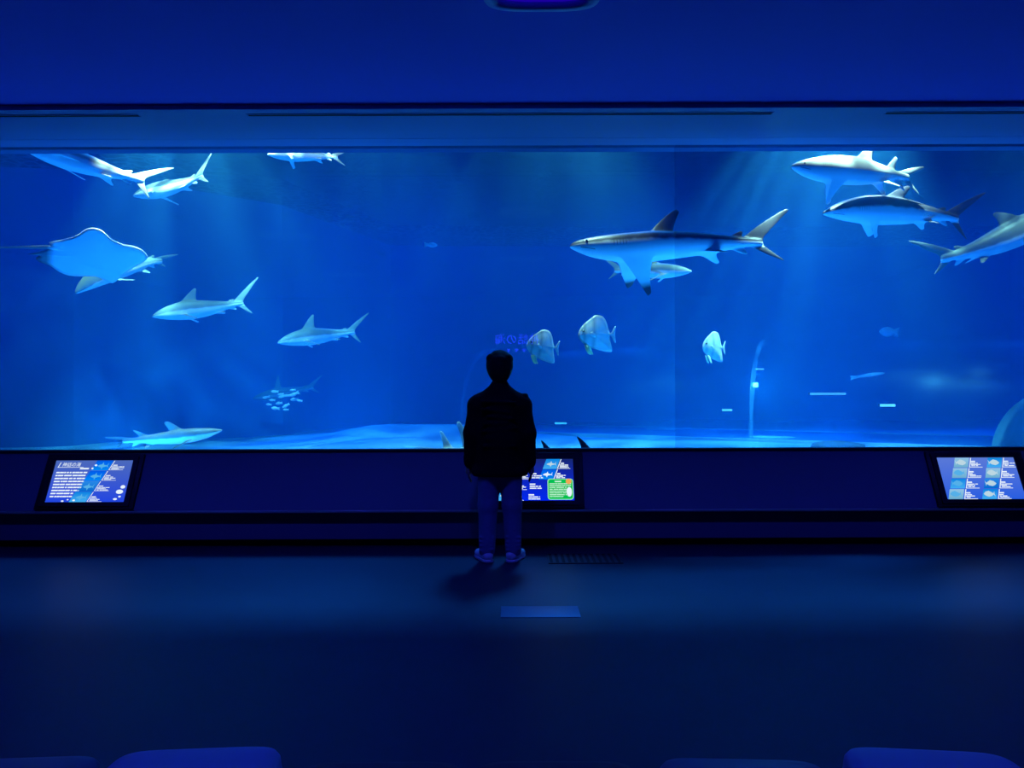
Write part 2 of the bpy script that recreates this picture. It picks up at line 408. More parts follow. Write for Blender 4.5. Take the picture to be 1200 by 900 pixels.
# right screen
e = screen_plane(gl(1147, 6.672), 'lit screen at the right edge with two columns of fish pictures')
poly('panel', [rect(-.352, -.197, .352, .197)], .022, grad_mat('panel_right', (.02, .11, .75), (.10, .19, .68)), e)
for c in range(2):
    for i in range(4):
        y0 = .197 - (i + 1) * .0985; xl = (-.215 if c == 0 else .085) - i * .041
        pic = poly('picture', [rect(xl, y0 + .004, xl + .13, y0 + .096, .034)], .0232, TILE[(2, 2, 1, 2, 1, 2, 3, 1)[c * 4 + i]], e)
        poly('picture_animal', [fishpoly(xl + .075, y0 + .05, .10, .06, 1 if i % 2 else -1)], .0242, (CY if (c == 0 and i) else LB), pic)
        poly('picture_rule', [rect(xl + .14, y0 + .004, xl + .148, y0 + .095, .034), rect(xl + .14, y0 + .004, xl + .262, y0 + .009)], .0236, W_, e)
        t2 = [rect(xl + .17, y0 + .055, xl + .21, y0 + .067)]
        for k in range(3): t2 += dashes(xl + .165, xl + random.uniform(.2, .27), y0 + .044 - k * .012, .008)
        poly('caption', t2, .0232, W_, e)

# ------------------------------------------------------------------ benches in the foreground
def cushion_seat(x, y, wd, dp, top, rot, mat, label, group):
    e = tag(empty('bench_seat', (x, y, 0)), label, 'bench', group)
    e.rotation_euler.z = rot
    n = 12; V = []; Fc = []
    ring_ = []
    def srect(ax, ay, z, m=48, pw=7):
        out_ = []
        for i in range(m):
            t = 2*math.pi*i/m; c, s = math.cos(t), math.sin(t)
            out_.append((ax * math.copysign(abs(c) ** (2/pw), c), ay * math.copysign(abs(s) ** (2/pw), s), z))
        return out_
    m = 48; hw, hd = wd/2, dp/2
    levels = [(.97, .10), (1, .12), (1.0, top - .05), (.985, top - .02), (.95, top - .006), (.8, top + .006), (.5, top + .012), (.2, top + .014)]
    for s, z in levels: V += srect(hw * s if s > .9 else hw * s, hd * s, z)
    for k in range(len(levels) - 1):
        for i in range(m): Fc.append((k*m+i, k*m+(i+1) % m, (k+1)*m+(i+1) % m, (k+1)*m+i))
    Fc.append(tuple(range(m))); Fc.append(tuple(range((len(levels)-1)*m, len(levels)*m)))
    mesh_obj('cushion', V, Fc, mat, e, True)
    boxes('base', [(-hw*.9, hw*.9, -hd*.9, hd*.9, 0, .10)], M['seat_base'], e)
    return e
cushion_seat(-.855, 1.86, .465, .46, .435, math.radians(4), M['seat_blue'], 'light blue vinyl bench seat at the bottom left edge', 'bench seats along the front edge')
cushion_seat(1.125, 1.86, .465, .46, .425, math.radians(-6), M['seat_blue'], 'light blue vinyl bench seat at the bottom right edge', 'bench seats along the front edge')
cushion_seat(-1.36, 1.86, .47, .46, .41, math.radians(4), M['seat_dark'], 'dark vinyl bench seat left of the bottom left light blue seat', 'bench seats along the front edge')
cushion_seat(.62, 1.86, .47, .46, .40, math.radians(-3), M['seat_dark'], 'dark vinyl bench seat left of the bottom right light blue seat', 'bench seats along the front edge')
cushion_seat(1.63, 1.86, .46, .46, .40, math.radians(-6), M['seat_dark'], 'dark vinyl bench seat in the bottom right corner', 'bench seats along the front edge')
cushion_seat(-.36, 1.86, .46, .44, .40, 0, M['seat_base'], 'near-black bench seat right of the bottom left light blue seat', 'bench seats along the front edge')
cushion_seat(.115, 1.86, .46, .44, .40, 0, M['seat_base'], 'near-black bench seat at the middle of the bottom edge', 'bench seats along the front edge')

# ------------------------------------------------------------------ tank shell
SZ = .49; WZ = 4.9
def tank_floor():
    nx, ny = 90, 50; V = []; Fc = []
    for j in range(ny + 1):
        for i in range(nx + 1):
            x = -13 + 26 * i / nx; y = 6.98 + 11.9 * j / ny
            z = SZ + .02 * math.sin(x * 1.7 + y) + .015 * math.sin(y * 2.3 - x * .6)
            mx_, my_ = -1.75, 13.6
            z += .22 * math.exp(-(((x - mx_) / 1.35) ** 4)) * math.exp(-(((y - my_) / 1.6) ** 2))
            V.append((x, y, z))
    for j in range(ny):
        for i in range(nx): a = j*(nx+1)+i; Fc.append((a, a+1, a+nx+2, a+nx+1))
    return mesh_obj('floor_tank', V, Fc, M['sand'], None, True)
tag(tank_floor(), 'pale sand bed of the tank', kind='structure')
wp = [(-12.6, 11.0), (-7, 11.8), (-4.4, 14.2), (-3.0, 18.3), (3, 18.7), (12.6, 18.7)]
V = []; Fc = []
for x, y in wp: V += [(x, y, .3), (x, y, 5.4), (x, y + .2, .3), (x, y + .2, 5.4)]
for i in range(len(wp) - 1):
    a, b = 4*i, 4*i+4; Fc += [(a, a+1, b+1, b), (a+2, b+2, b+3, a+3), (a+1, a+3, b+3, b+1)]
tag(mesh_obj('wall_tank_back', V, Fc, M['tankwall']), kind='structure')
tag(boxes('wall_tank_left', [(-12.8, -12.6, 6.98, 11.0, .3, 5.4)], M['tankwall']), kind='structure')
tag(boxes('wall_tank_right', [(12.6, 12.8, 6.98, 18.7, .3, 5.4)], M['tankwall']), kind='structure')
tag(boxes('wall_tank_front_ends', [(-12.6, -XH, 6.86, 7.06, .3, ZT), (XH, 12.6, 6.86, 7.06, .3, ZT)], M['tankwall']), kind='structure')
tag(boxes('tank_water', [(-12.58, 12.58, 6.945, 18.68, .38, WZ - .02)], M['water']), 'deep blue water filling the whole tank', 'water', kind='stuff')
V = [(-12.6, 7.0, WZ), (12.6, 7.0, WZ), (12.6, 18.7, WZ), (-12.6, 18.7, WZ)]
tag(mesh_obj('water_surface', V, [(0, 1, 2, 3)], M['surface']), 'flat water surface with painted ripple light at the top of the tank', 'water', kind='stuff')

# flood lamps hung over the front of the tank
def flood(x, label, energy, y=8.2):
    z = 5.75; e = tag(empty('flood_lamp', (x, y, z)), label, 'lamp', 'flood lamps above the tank')
    boxes('housing', [(-.2, .2, -.12, .12, .0, .12)], M['black'], e, bevel=.02)
    boxes('lens', [(-.17, .17, -.09, .09, -.012, .0)], emit('flood_glow', (.9, 1, 1), 3.0), e)
    boxes('arm', [(-.02, .02, -1.24, -.12, .05, .09), (-.02, .02, -1.26, -1.22, -.35, .09)], M['black'], e)
    ld = bpy.data.lights.new('flood_light', 'SPOT'); ld.energy = energy; ld.color = (.95, 1.0, .62); ld.spot_size = math.radians(74); ld.spot_blend = .45; ld.shadow_soft_size = .04
    lo = bpy.data.objects.new('flood_light', ld); put(lo, e); lo.location = (0, 0, -.03); lo.rotation_euler = (math.radians(24), 0, 0)
    return e
for x, en, lab in ((-6.9, 900, 'flood lamp above the tank at the far left'), (-3.75, 5200, 'flood lamp above the top left sharks'), (-1.7, 1500, 'flood lamp above the tank left of the middle'), (.55, 5200, 'flood lamp above the middle of the tank'), (3.75, 9000, 'flood lamp above the top right sharks'), (6.7, 1800, 'flood lamp above the tank at the far right')):
    flood(x, lab, en * 1.45)

# added blue fill lights hidden behind the sill, put in to brighten the bellies
def added_belly_light(x, label):
    e = tag(empty('added_belly_light', (x, 7.25, SZ)), label, 'lamp', 'added belly lights along the glass')
    boxes('foot', [(-.10, .10, -.06, .06, -.03, .05)], M['black'], e, bevel=.01)
    boxes('head', [(-.13, .13, -.05, .05, .05, .10)], M['black'], e, bevel=.015)
    boxes('lens', [(-.11, .11, -.035, .035, .10, .104)], emit('belly_fill_glow', (.05, .5, 1.0), 2.0), e)
    ld = bpy.data.lights.new('belly_fill_light', 'SPOT'); ld.energy = 330; ld.color = (.02, .36, 1.0); ld.spot_size = math.radians(118); ld.spot_blend = .7; ld.shadow_soft_size = .06
    lo = bpy.data.objects.new('belly_fill_light', ld); put(lo, e); lo.location = (0, .02, .125); lo.rotation_euler = (math.radians(180 - 40), 0, 0)
    return e
for x, lab in ((-6.2, 'added belly light at the far left foot of the glass'), (-3.9, 'added belly light at the glass foot below the stingray'), (-1.6, 'added belly light at the glass foot left of the visitor'), (1.9, 'added belly light at the glass foot right of the visitor'), (3.2, 'added belly light at the glass foot below the top right sharks'), (5.6, 'added belly light at the far right foot of the glass')):
    added_belly_light(x, lab)

# ------------------------------------------------------------------ acrylic tunnel on the tank floor
T1 = Vector((-1.04, 15.0)); T2 = Vector((3.94, 12.2)); ax = (T2 - T1).normalized(); pr = Vector((-ax.y, ax.x))
if pr.y < 0: pr = -pr
TR, TH = 1.25, 1.68
def arch(t, s, r=TR, h=TH):
    a = math.pi * s; q = T1 + ax * t + pr * (r if r == TR else TR) 
    q = T1 + ax * t + pr * (TR - r * math.cos(a)); c = math.sin(a)
    return (q.x, q.y, SZ + .04 + h * c ** .8)
e = tag(empty('viewing_tunnel', (T1.x, T1.y, SZ)), 'clear arched acrylic walk-through tunnel crossing the tank floor', 'tunnel')
inv = Matrix.Translation(-Vector((T1.x, T1.y, SZ)))
def tun(name, V, Fc, mat, sm=True):
    return mesh_obj(name, [inv @ Vector(v) for v in V], Fc, mat, e, sm)
seg = 24; rings_t = [-1.2, 0.0, (T2 - T1).length, (T2 - T1).length + 5.7, (T2 - T1).length + 7.8]
for k in range(len(rings_t) - 1):
    V = []; Fc = []
    for a_, t in enumerate((rings_t[k] + .03, rings_t[k + 1] - .03)):
        for r, h in ((TR, TH), (TR - .05, TH - .05)):
            for i in range(seg + 1): V.append(arch(t, i / seg, r, h))
    n = seg + 1
    for i in range(seg):
        Fc.append((i, i + 1, 2*n + i + 1, 2*n + i)); Fc.append((n + i, 3*n + i, 3*n + i + 1, n + i + 1))
        Fc.append((i, n + i, n + i + 1, i + 1)); Fc.append((2*n + i, 2*n + i + 1, 3*n + i + 1, 3*n + i))
    tun('acrylic_panel', V, Fc, M['tunnel'])
for t in rings_t[1:]:
    V = []; Fc = []
    for tt in (t - .028, t + .028):
        for r, h in ((TR + .012, TH + .012), (TR - .06, TH - .06)):
            for i in range(seg + 1): V.append(arch(tt, .56 * i / seg, r, h))
    n = seg + 1
    for i in range(seg):
        Fc.append((i, i + 1, 2*n + i + 1, 2*n + i)); Fc.append((n + i, 3*n + i, 3*n + i + 1, n + i + 1))
        Fc.append((i, n + i, n + i + 1, i + 1)); Fc.append((2*n + i, 2*n + i + 1, 3*n + i + 1, 3*n + i))
    tun('joint_ring', V, Fc, M['seam'])
def curb(o0, o1, z0, z1, t0, t1):
    V = []
    for t in (t0, t1):
        for o_, z in ((o0, z0), (o1, z0), (o1, z1), (o0, z1)):
            q = T1 + ax * t + pr * o_; V.append((q.x, q.y, z))
    return V, [(0, 1, 2, 3), (4, 7, 6, 5), (0, 4, 5, 1), (1, 5, 6, 2), (2, 6, 7, 3), (3, 7, 4, 0)]
for o0, o1 in ((-.10, .02), (2*TR - .02, 2*TR + .10)):
    V, Fc = curb(o0, o1, SZ - .08, SZ + .045, -1.2, rings_t[-1]); tun('curb', V, Fc, M['sand'], False)
V, Fc = curb(.03, 2*TR - .03, SZ - .05, SZ + .03, -1.2, rings_t[-1]); tun('walkway', V, Fc, M['tankwall'], False)

# cyan lamp in the tunnel; the glowing strips stand in for reflections there
def lamp_or_glint(px, py, D, wpx, hpx, col, s, name, label, energy=0):
    p = P(px, py, D); wd, hh = wpx / F * D / 2, hpx / F * D / 2
    e = tag(empty(name, p), label, 'lamp', 'small lamps in the tunnel')
    boxes('glow_body', [(-wd * 1.05, wd * 1.05, .0, .05, -hh * .9, hh * 1.2)], M['black'], e, bevel=min(.004, hh*.3))
    boxes('glow_face', [(-wd, wd, -.012, .0, -hh, hh)], emit(name + '_glow', col, s), e, bevel=min(hh*.4, .008))
    if energy:
        ld = bpy.data.lights.new('lamp_light', 'POINT'); ld.energy = energy; ld.color = (.25, .9, 1.0); ld.shadow_soft_size = .05
        lo = bpy.data.objects.new('lamp_light', ld); put(lo, e); lo.location = (.03, -.08, 0)
    return e
lamp_or_glint(885, 451, 12.7, 6, 5, (.45, 1, .95), 14, 'tunnel_lamp', 'bright cyan lamp glowing beside the tunnel joint', 110)
lamp_or_glint(852, 480.5, 13.2, 12, 2.5, (.5, .85, 1.0), 3.0, 'tunnel_glint', 'short pale glint built as a glowing strip left of the tunnel joint')
lamp_or_glint(1040, 475, 12.0, 18, 3, (.5, .85, 1.0), 3.4, 'tunnel_glint', 'short pale glint built as a glowing strip right of the tunnel joint')
lamp_or_glint(970, 461.5, 12.3, 42, 2.5, (.4, .8, 1.0), 1.8, 'tunnel_glint', 'long thin pale glint built as a glowing strip right of the cyan lamp')
lamp_or_glint(890, 432.5, 12.6, 10, 1.6, (.4, .7, 1.0), 2.6, 'tunnel_glint', 'tiny glint built as a glowing strip just above the cyan lamp')
lamp_or_glint(657, 496, 14.2, 14, 2.0, (.3, .8, 1.0), 2.4, 'tunnel_glint', 'thin glint built as a glowing strip right of the visitor shoulder')

# viewing dome at the right edge
def dome(cx, cy_, D, r, name, label):
    c = P(cx, cy_, D); c.z = SZ
    e = tag(empty(name, c), label, 'dome')
    nu, nv = 32, 12; V = []; Fc = []
    for j in range(nv + 1):
        a = math.pi / 2 * j / nv
        for i in range(nu): V.append((r * math.cos(a) * math.cos(2*math.pi*i/nu), r * math.cos(a) * math.sin(2*math.pi*i/nu), r * math.sin(a) * 1.3))
    for j in range(nv):
        for i in range(nu): Fc.append((j*nu+i, j*nu+(i+1) % nu, (j+1)*nu+(i+1) % nu, (j+1)*nu+i))
    mesh_obj('shell', V, Fc, M['dome'], e, True)
    V = []; Fc = []
    for rr, z in ((r + .05, 0), (r + .05, .06), (r - .01, .06), (r - .01, 0)):
        for i in range(nu): V.append((rr * math.cos(2*math.pi*i/nu), rr * math.sin(2*math.pi*i/nu), z))
    for k in range(4):
        for i in range(nu): Fc.append((k*nu+i, k*nu+(i+1) % nu, ((k+1) % 4)*nu+(i+1) % nu, ((k+1) % 4)*nu+i))
    mesh_obj('base_ring', V, Fc, M['sand'], e)
M['dome'] = paint('frosted_dome', (.06, .17, .22), .5)
dome(1236, 520, 9.0, .66, 'viewing_dome', 'rounded pale dome on the tank floor at the right edge')

def rock(px, D, wdt, hgt, label, seed):
    rnd = random.Random(seed)
    bm = bmesh.new(); bmesh.ops.create_icosphere(bm, subdivisions=3, radius=1)
    for v in bm.verts:
        n = 1 + .12 * math.sin(3 * v.co.x + seed) + .1 * math.sin(4 * v.co.y + 2 * seed) + .06 * rnd.uniform(-1, 1)
        v.co = Vector((v.co.x * wdt * n, v.co.y * wdt * .6 * n, v.co.z * hgt * n))
    me = bpy.data.meshes.new('rock'); bm.to_mesh(me); bm.free(); me.polygons.foreach_set('use_smooth', [True] * len(me.polygons)); me.materials.append(M['rock'])
    o = put(bpy.data.objects.new('rock', me)); o.location = (gl(px, D), D, SZ + hgt * .25)
    return tag(o, label, 'rock')
rock(985, 10.9, .40, .08, 'low dark rock on the sand before the tunnel', 3)

# ------------------------------------------------------------------ sharks: one continuous skin, fins grown out of the body
RA = [4, 25, 48, 70, 92, 112, 121, 136, 150, 158, 176, 184, 202, 210, 224, 239, 248, 268, 290, 312, 335, 356]
TOP, PR, PVR, BOT, PVL, PL = 21, 5, 8, 10, 12, 15     # gap between ring vertex k and k+1
XS = [.008, .02, .04, .065, .095, .13, .17, .21, .25, .285, .32, .355, .39, .425, .46, .50, .54, .58, .62, .65, .68, .71, .74, .77, .80, .82, .84, .86]
def interp(tab, x):
    xs = [a for a, _ in tab]; return float(np.interp(x, xs, [b for _, b in tab]))
STD = dict(
    top=[(0, .004), (.03, .017), (.08, .034), (.15, .050), (.25, .064), (.36, .068), (.5, .056), (.62, .040), (.74, .024), (.80, .019), (.86, .016)],
    bot=[(0, .004), (.03, .014), (.08, .030), (.15, .046), (.25, .060), (.36, .066), (.5, .058), (.62, .042), (.74, .022), (.80, .016), (.86, .014)],
    wid=[(0, .006), (.03, .024), (.08, .040), (.15, .053), (.25, .064), (.36, .066), (.5, .056), (.62, .040), (.74, .022), (.80, .015), (.86, .008)],
    # fins: gap, x0, x1, tip leading (x, side, z), tip trailing, leading bulge (x,side,z), trailing bulge
    d1=(.355, .465, .478, .185, .492, .178), d2=(.70, .745, .765, .055, .775, .048),
    pec=(.24, .325, .40, .185, -.115, .415, .175, -.105), pel=(.575, .635, .665, .065, -.075, .675, .055, -.068),
    anal=(.70, .74, .775, -.058, .785, -.052), up=(1.00, .150, 1.015, .128), low=(.925, -.100, .935, -.092), tipdark=0.0)

def build_shark(spec, bend_tail=0, bend_head=0, arch_tail=0, arch_head=0):
    S = dict(STD); S.update(spec)
    V = []; can = []; tint = []; ring = []
    def add(p, back, tip=0.0):
        V.append(Vector(p)); tint.append((back, tip)); return len(V) - 1
    sm = lambda a, b, t: (lambda q: q*q*(3-2*q))(min(1, max(0, (t-a)/(b-a))))
    line = S.get('line', .0)
    for x in XS:
        fat = S.get('fat', 1.25); zt, zb, wd = interp(S['top'], x) * fat, interp(S['bot'], x) * fat, interp(S['wid'], x) * (.5 + .5 * fat)
        r = []
        for a in RA:
            c, s = math.cos(math.radians(a)), math.sin(math.radians(a))
            yy = wd * math.copysign(abs(s) ** .9, s); zz = (zt if c > 0 else zb) * math.copysign(abs(c) ** .95, c)
            r.append(add((x, yy, zz), sm(-.20 + line, .16 + line, c)))
        ring.append(r)
    nose = add((0, 0, 0), .6)
    Fc = []; n = len(RA); skip = set()
    def idx(x): return min(range(len(XS)), key=lambda i: abs(XS[i] - x))
    fins = []
    def fin(k, x0, x1, tl, tr, lb, tb, levels=5, kind='back', dark=False):
        i0, i1 = idx(x0), idx(x1)
        if i1 - i0 < 2: i1 = i0 + 2 if i0 + 2 < len(XS) else i1; i0 = min(i0, i1 - 2)
        k2 = (k + 1) % n
        for i in range(i0, i1): skip.add((i, k))
        mid = [(V[ring[i][k]] + V[ring[i][k2]]) / 2 for i in range(i0, i1 + 1)]
        side = (V[ring[(i0+i1)//2][k2]] - V[ring[(i0+i1)//2][k]]); hw = side.length / 2; side.normalize()
        B0, B1 = mid[0], mid[-1]; tl, tr, lb, tb = map(Vector, (tl, tr, lb, tb))
        def bez(a, c, b, v): return a * (1-v)**2 + c * 2*v*(1-v) + b * v*v
        A = [[ring[i][k] for i in range(i0, i1+1)]]; B = [[ring[i][k2] for i in range(i0, i1+1)]]
        for l in range(1, levels + 1):
            v = l / levels; L = bez(B0, (B0 + tl) / 2 + lb, tl, v); R = bez(B1, (B1 + tr) / 2 + tb, tr, v)
            ra, rb = [], []
            for j in range(i1 - i0 + 1):
                u = (XS[i0 + j] - XS[i0]) / (XS[i1] - XS[i0])
                c = L.lerp(R, u) + (mid[j] - B0.lerp(B1, u)) * (1-v)**2
                th = (hw * (1-v)**1.3 + .0022) * (.25 + 1.5 * (u * (1-u)) ** .5 if 0 < u < 1 else .22)
                dk = sm(.62, .8, v) if dark else 0.0
                ba, bb = (1, 1) if kind == 'back' else ((1, 0) if kind == 'A' else ((0, 1) if kind == 'B' else (0, 0)))
                ra.append(add(c - side * th, ba, dk)); rb.append(add(c + side * th, bb, dk))
            A.append(ra); B.append(rb)
        m = i1 - i0
        for l in range(levels):
            for j in range(m):
                Fc.append((A[l][j], A[l][j+1], A[l+1][j+1], A[l+1][j])); Fc.append((B[l][j+1], B[l][j], B[l+1][j], B[l+1][j+1]))
            Fc.append((A[l][0], A[l+1][0], B[l+1][0], B[l][0])); Fc.append((B[l][m], B[l+1][m], A[l+1][m], A[l][m]))
        for j in range(m): Fc.append((A[levels][j], A[levels][j+1], B[levels][j+1], B[levels][j]))
    q = S['d1']; fin(TOP, q[0], q[1], (q[2], 0, q[3]), (q[4], 0, q[5]), (.0, 0, .018), (-.018, 0, -.014), dark=S['tipdark'] > 1)
    q = S['d2']; fin(TOP, q[0], q[1], (q[2], 0, q[3]), (q[4], 0, q[5]), (0, 0, .006), (-.012, 0, -.008), 3)
    q = S['pec']
    pk = S.get('pec_l', q)
    gR, gL = (PVR, PVL) if S.get('peckind') else (PR, PL)
    fin(gR, q[0], q[1], (q[2], q[3], q[4]), (q[5], q[6], q[7]), (-.004, .012, .012), (-.018, -.004, .0), 6, S.get('peckind', 'A'), S['tipdark'] > 0)
    q = pk
    fin(gL, q[0], q[1], (q[2], -q[3], q[4]), (q[5], -q[6], q[7]), (-.004, -.012, .012), (-.018, .004, .0), 6, S.get('peckind', 'B'), S['tipdark'] > 0)
    q = S['pel']
    fin(PVR, q[0], q[1], (q[2], q[3], q[4]), (q[5], q[6], q[7]), (0, .006, 0), (-.01, 0, 0), 3, 'A')
    fin(PVL, q[0], q[1], (q[2], -q[3], q[4]), (q[5], -q[6], q[7]), (0, -.006, 0), (-.01, 0, 0), 3, 'B')
    q = S['anal']; fin(BOT, q[0], q[1], (q[2], 0, q[3]), (q[4], 0, q[5]), (0, 0, -.006), (-.012, 0, .008), 3, 'belly')
    q = S['up']; fin(TOP, .77, .86, (q[0], 0, q[1]), tuple(Vector((q[0], 0, q[1])).lerp(Vector((q[2], 0, q[3])), .35)), (-.004, 0, .014), (-.022, 0, -.016), 7, dark=S['tipdark'] > 0)
    q = S['low']; fin(BOT, .79, .86, (q[0], 0, q[1]), tuple(Vector((q[0], 0, q[1])).lerp(Vector((q[2], 0, q[3])), .4)), (-.004, 0, -.008), (-.014, 0, .012), 5, S.get('lowkind', 'back'))
    for i in range(len(XS) - 1):
        for k in range(n):
            if (i, k) in skip: continue
            k2 = (k + 1) % n; Fc.append((ring[i][k], ring[i][k2], ring[i+1][k2], ring[i+1][k]))
    for k in range(n): Fc.append((nose, ring[0][(k+1) % n], ring[0][k]))
    Fc.append(tuple(ring[-1]))
    # bend along the spine
    def heading(s):
        t = max(0, s - .38) / .5; h = max(0, .38 - s) / .38
        return (math.radians(bend_tail) * min(1, t) ** 1.3 * 1.0 - math.radians(bend_head) * h, math.radians(arch_tail) * min(1, t) ** 1.3 - math.radians(arch_head) * h)
    ss = np.linspace(0, 1.1, 221); ds = ss[1] - ss[0]; pos = [Vector((0, 0, 0))]
    for s in ss[:-1]:
        a, b = heading(s + ds / 2); pos.append(pos[-1] + Vector((math.cos(a) * math.cos(b), math.sin(a) * math.cos(b), math.sin(b))) * ds)
    def bend(p):
        s = min(1.1, max(0, p.x)); sp = min(s, .87)
        f = sp / ds; i = min(int(f), 219); c = pos[i].lerp(pos[i+1], f - i); a, b = heading(sp)
        fw = Vector((math.cos(a) * math.cos(b), math.sin(a) * math.cos(b), math.sin(b))); lt = Vector((-math.sin(a), math.cos(a), 0)); upv = fw.cross(lt)
        return c + fw * (p.x - sp) + lt * p.y + upv * p.z
    canon = [v.copy() for v in V]
    return [bend(v) for v in V], Fc, tint, canon, bend

def skin_mat(name, back, belly, tip=(.02, .02, .025), spots=0.0, rough=.45):
    m, nt, out = new_mat(name)
    b = N(nt, 'BsdfPrincipled'); b.inputs['Roughness'].default_value = rough; b.inputs['Specular IOR Level'].default_value = .3
    at = N(nt, 'Attribute', attribute_name='tint'); sp = N(nt, 'SeparateColor'); nt.links.new(at.outputs['Color'], sp.inputs[0])
    ca = N(nt, 'Attribute', attribute_name='canon')
    nz = N(nt, 'TexNoise'); nz.inputs['Scale'].default_value = 22; nz.inputs['Detail'].default_value = 4; nt.links.new(ca.outputs['Vector'], nz.inputs['Vector'])
    ad = N(nt, 'Math', operation='MULTIPLY_ADD'); ad.inputs[1].default_value = .5; nt.links.new(nz.outputs['Fac'], ad.inputs[0])
    sb = N(nt, 'Math', operation='SUBTRACT'); sb.inputs[1].default_value = .25; nt.links.new(sp.outputs[0], ad.inputs[2]); nt.links.new(ad.outputs[0], sb.inputs[0])
    mr = N(nt, 'MapRange', interpolation_type='SMOOTHSTEP'); mr.inputs[1].default_value = .3; mr.inputs[2].default_value = .7; nt.links.new(sb.outputs[0], mr.inputs[0])
    # mottled back
    n2 = N(nt, 'TexNoise'); n2.inputs['Scale'].default_value = 9; n2.inputs['Detail'].default_value = 5; nt.links.new(ca.outputs['Vector'], n2.inputs['Vector'])
    bm_ = N(nt, 'Mix', data_type='RGBA'); bm_.inputs[6].default_value = (*[c * (.72 - spots) for c in back], 1); bm_.inputs[7].default_value = (*[min(1, c * 1.25) for c in back], 1)
    nt.links.new(n2.outputs['Fac'], bm_.inputs[0])
    mx = N(nt, 'Mix', data_type='RGBA'); mx.inputs[6].default_value = (*belly, 1); nt.links.new(mr.outputs[0], mx.inputs[0]); nt.links.new(bm_.outputs[2], mx.inputs[7])
    m2 = N(nt, 'Mix', data_type='RGBA'); m2.inputs[7].default_value = (*tip, 1); nt.links.new(sp.outputs[1], m2.inputs[0]); nt.links.new(mx.outputs[2], m2.inputs[6])
    # gill slits: five thin dark lines at the side, and the mouth line below the snout
    sx = N(nt, 'SeparateXYZ'); nt.links.new(ca.outputs['Vector'], sx.inputs[0])
    wv = N(nt, 'Math', operation='MULTIPLY'); wv.inputs[1].default_value = 2 * math.pi / .013; nt.links.new(sx.outputs['X'], wv.inputs[0])
    sn = N(nt, 'Math', operation='SINE'); nt.links.new(wv.outputs[0], sn.inputs[0])
    gt = N(nt, 'Math', operation='GREATER_THAN'); gt.inputs[1].default_value = .82; nt.links.new(sn.outputs[0], gt.inputs[0])
    def band(sock, lo, hi):
        a = N(nt, 'Math', operation='GREATER_THAN'); a.inputs[1].default_value = lo; c = N(nt, 'Math', operation='LESS_THAN'); c.inputs[1].default_value = hi
        nt.links.new(sock, a.inputs[0]); nt.links.new(sock, c.inputs[0]); mm = N(nt, 'Math', operation='MULTIPLY'); nt.links.new(a.outputs[0], mm.inputs[0]); nt.links.new(c.outputs[0], mm.inputs[1]); return mm.outputs[0]
    def mul(a, c):
        mm = N(nt, 'Math', operation='MULTIPLY'); nt.links.new(a, mm.inputs[0]); nt.links.new(c, mm.inputs[1]); return mm.outputs[0]
    gill = mul(mul(gt.outputs[0], band(sx.outputs['X'], .178, .243)), band(sx.outputs['Z'], -.022, .020))
    zz = N(nt, 'Math', operation='MULTIPLY_ADD'); zz.inputs[1].default_value = .28; nt.links.new(sx.outputs['X'], zz.inputs[0]); nt.links.new(sx.outputs['Z'], zz.inputs[2])
    mouth = mul(band(zz.outputs[0], -.0035, .0005), band(sx.outputs['X'], .045, .105))
    mxx = N(nt, 'Math', operation='MAXIMUM'); nt.links.new(gill, mxx.inputs[0]); nt.links.new(mouth, mxx.inputs[1])
    hf = N(nt, 'Math', operation='MULTIPLY'); hf.inputs[1].default_value = .65; nt.links.new(mxx.outputs[0], hf.inputs[0])
    m3 = N(nt, 'Mix', data_type='RGBA'); m3.inputs[7].default_value = (.03, .035, .04, 1); nt.links.new(hf.outputs[0], m3.inputs[0]); nt.links.new(m2.outputs[2], m3.inputs[6])
    nt.links.new(m3.outputs[2], b.inputs['Base Color']); nt.links.new(b.outputs[0], out.inputs[0])
    return m

def frame(e1, roll=0, upref=Vector((0, 0, 1))):
    e1 = e1.normalized(); u = (upref - e1 * upref.dot(e1)).normalized(); s = u.cross(e1)
    c_, s_ = math.cos(roll), math.sin(roll); u2 = u * c_ + s * s_; s2 = u2.cross(e1)
    return Matrix((e1, s2, u2)).transposed()

def shark(nose, root, Dn, Dr, mat, label, spec={}, roll=0, cat='shark', name='shark', group='sharks in the tank', **bd):
    V, Fc, tint, canon, bend = build_shark(spec, **bd)
    Nw, Tw = P(*nose, Dn), P(*root, Dr)
    pt = bend(Vector((.84, 0, 0))); sc = (Tw - Nw).length / pt.length
    Rw = frame(Tw - Nw, math.radians(roll)); Rc = frame(pt)
    Rm = Rw @ Rc.transposed()
    ctr = bend(Vector((.4, 0, 0))) * sc
    o = mesh_obj(name, [v * sc - ctr for v in V], Fc, mat, None, True)
    ca = o.data.color_attributes.new('tint', 'FLOAT_COLOR', 'POINT'); ca.data.foreach_set('color', [c for t in tint for c in (t[0], t[1], 0, 1)])
    cn = o.data.attributes.new('canon', 'FLOAT_VECTOR', 'POINT'); cn.data.foreach_set('vector', [c for v in canon for c in v])
    md = o.modifiers.new('smooth', 'SUBSURF'); md.levels = 1; md.render_levels = 1
    S = dict(STD); S.update(spec)
    mw = Rm.to_4x4(); mw.translation = Nw + Rm @ ctr
    o.matrix_world = mw
    for sgn in (-1, 1):
        x = .072; c = bend(Vector((x, sgn * interp(S['wid'], x) * .93, .009))) * sc - ctr
        bm = bmesh.new(); bmesh.ops.create_uvsphere(bm, u_segments=10, v_segments=6, radius=.0055 * sc)
        me = bpy.data.meshes.new('eye'); bm.to_mesh(me); bm.free(); me.materials.append(M['eye']); me.polygons.foreach_set('use_smooth', [True] * len(me.polygons))
        ey = bpy.data.objects.new('eye', me); put(ey, o); ey.location = c
    return tag(o, label, cat, group)

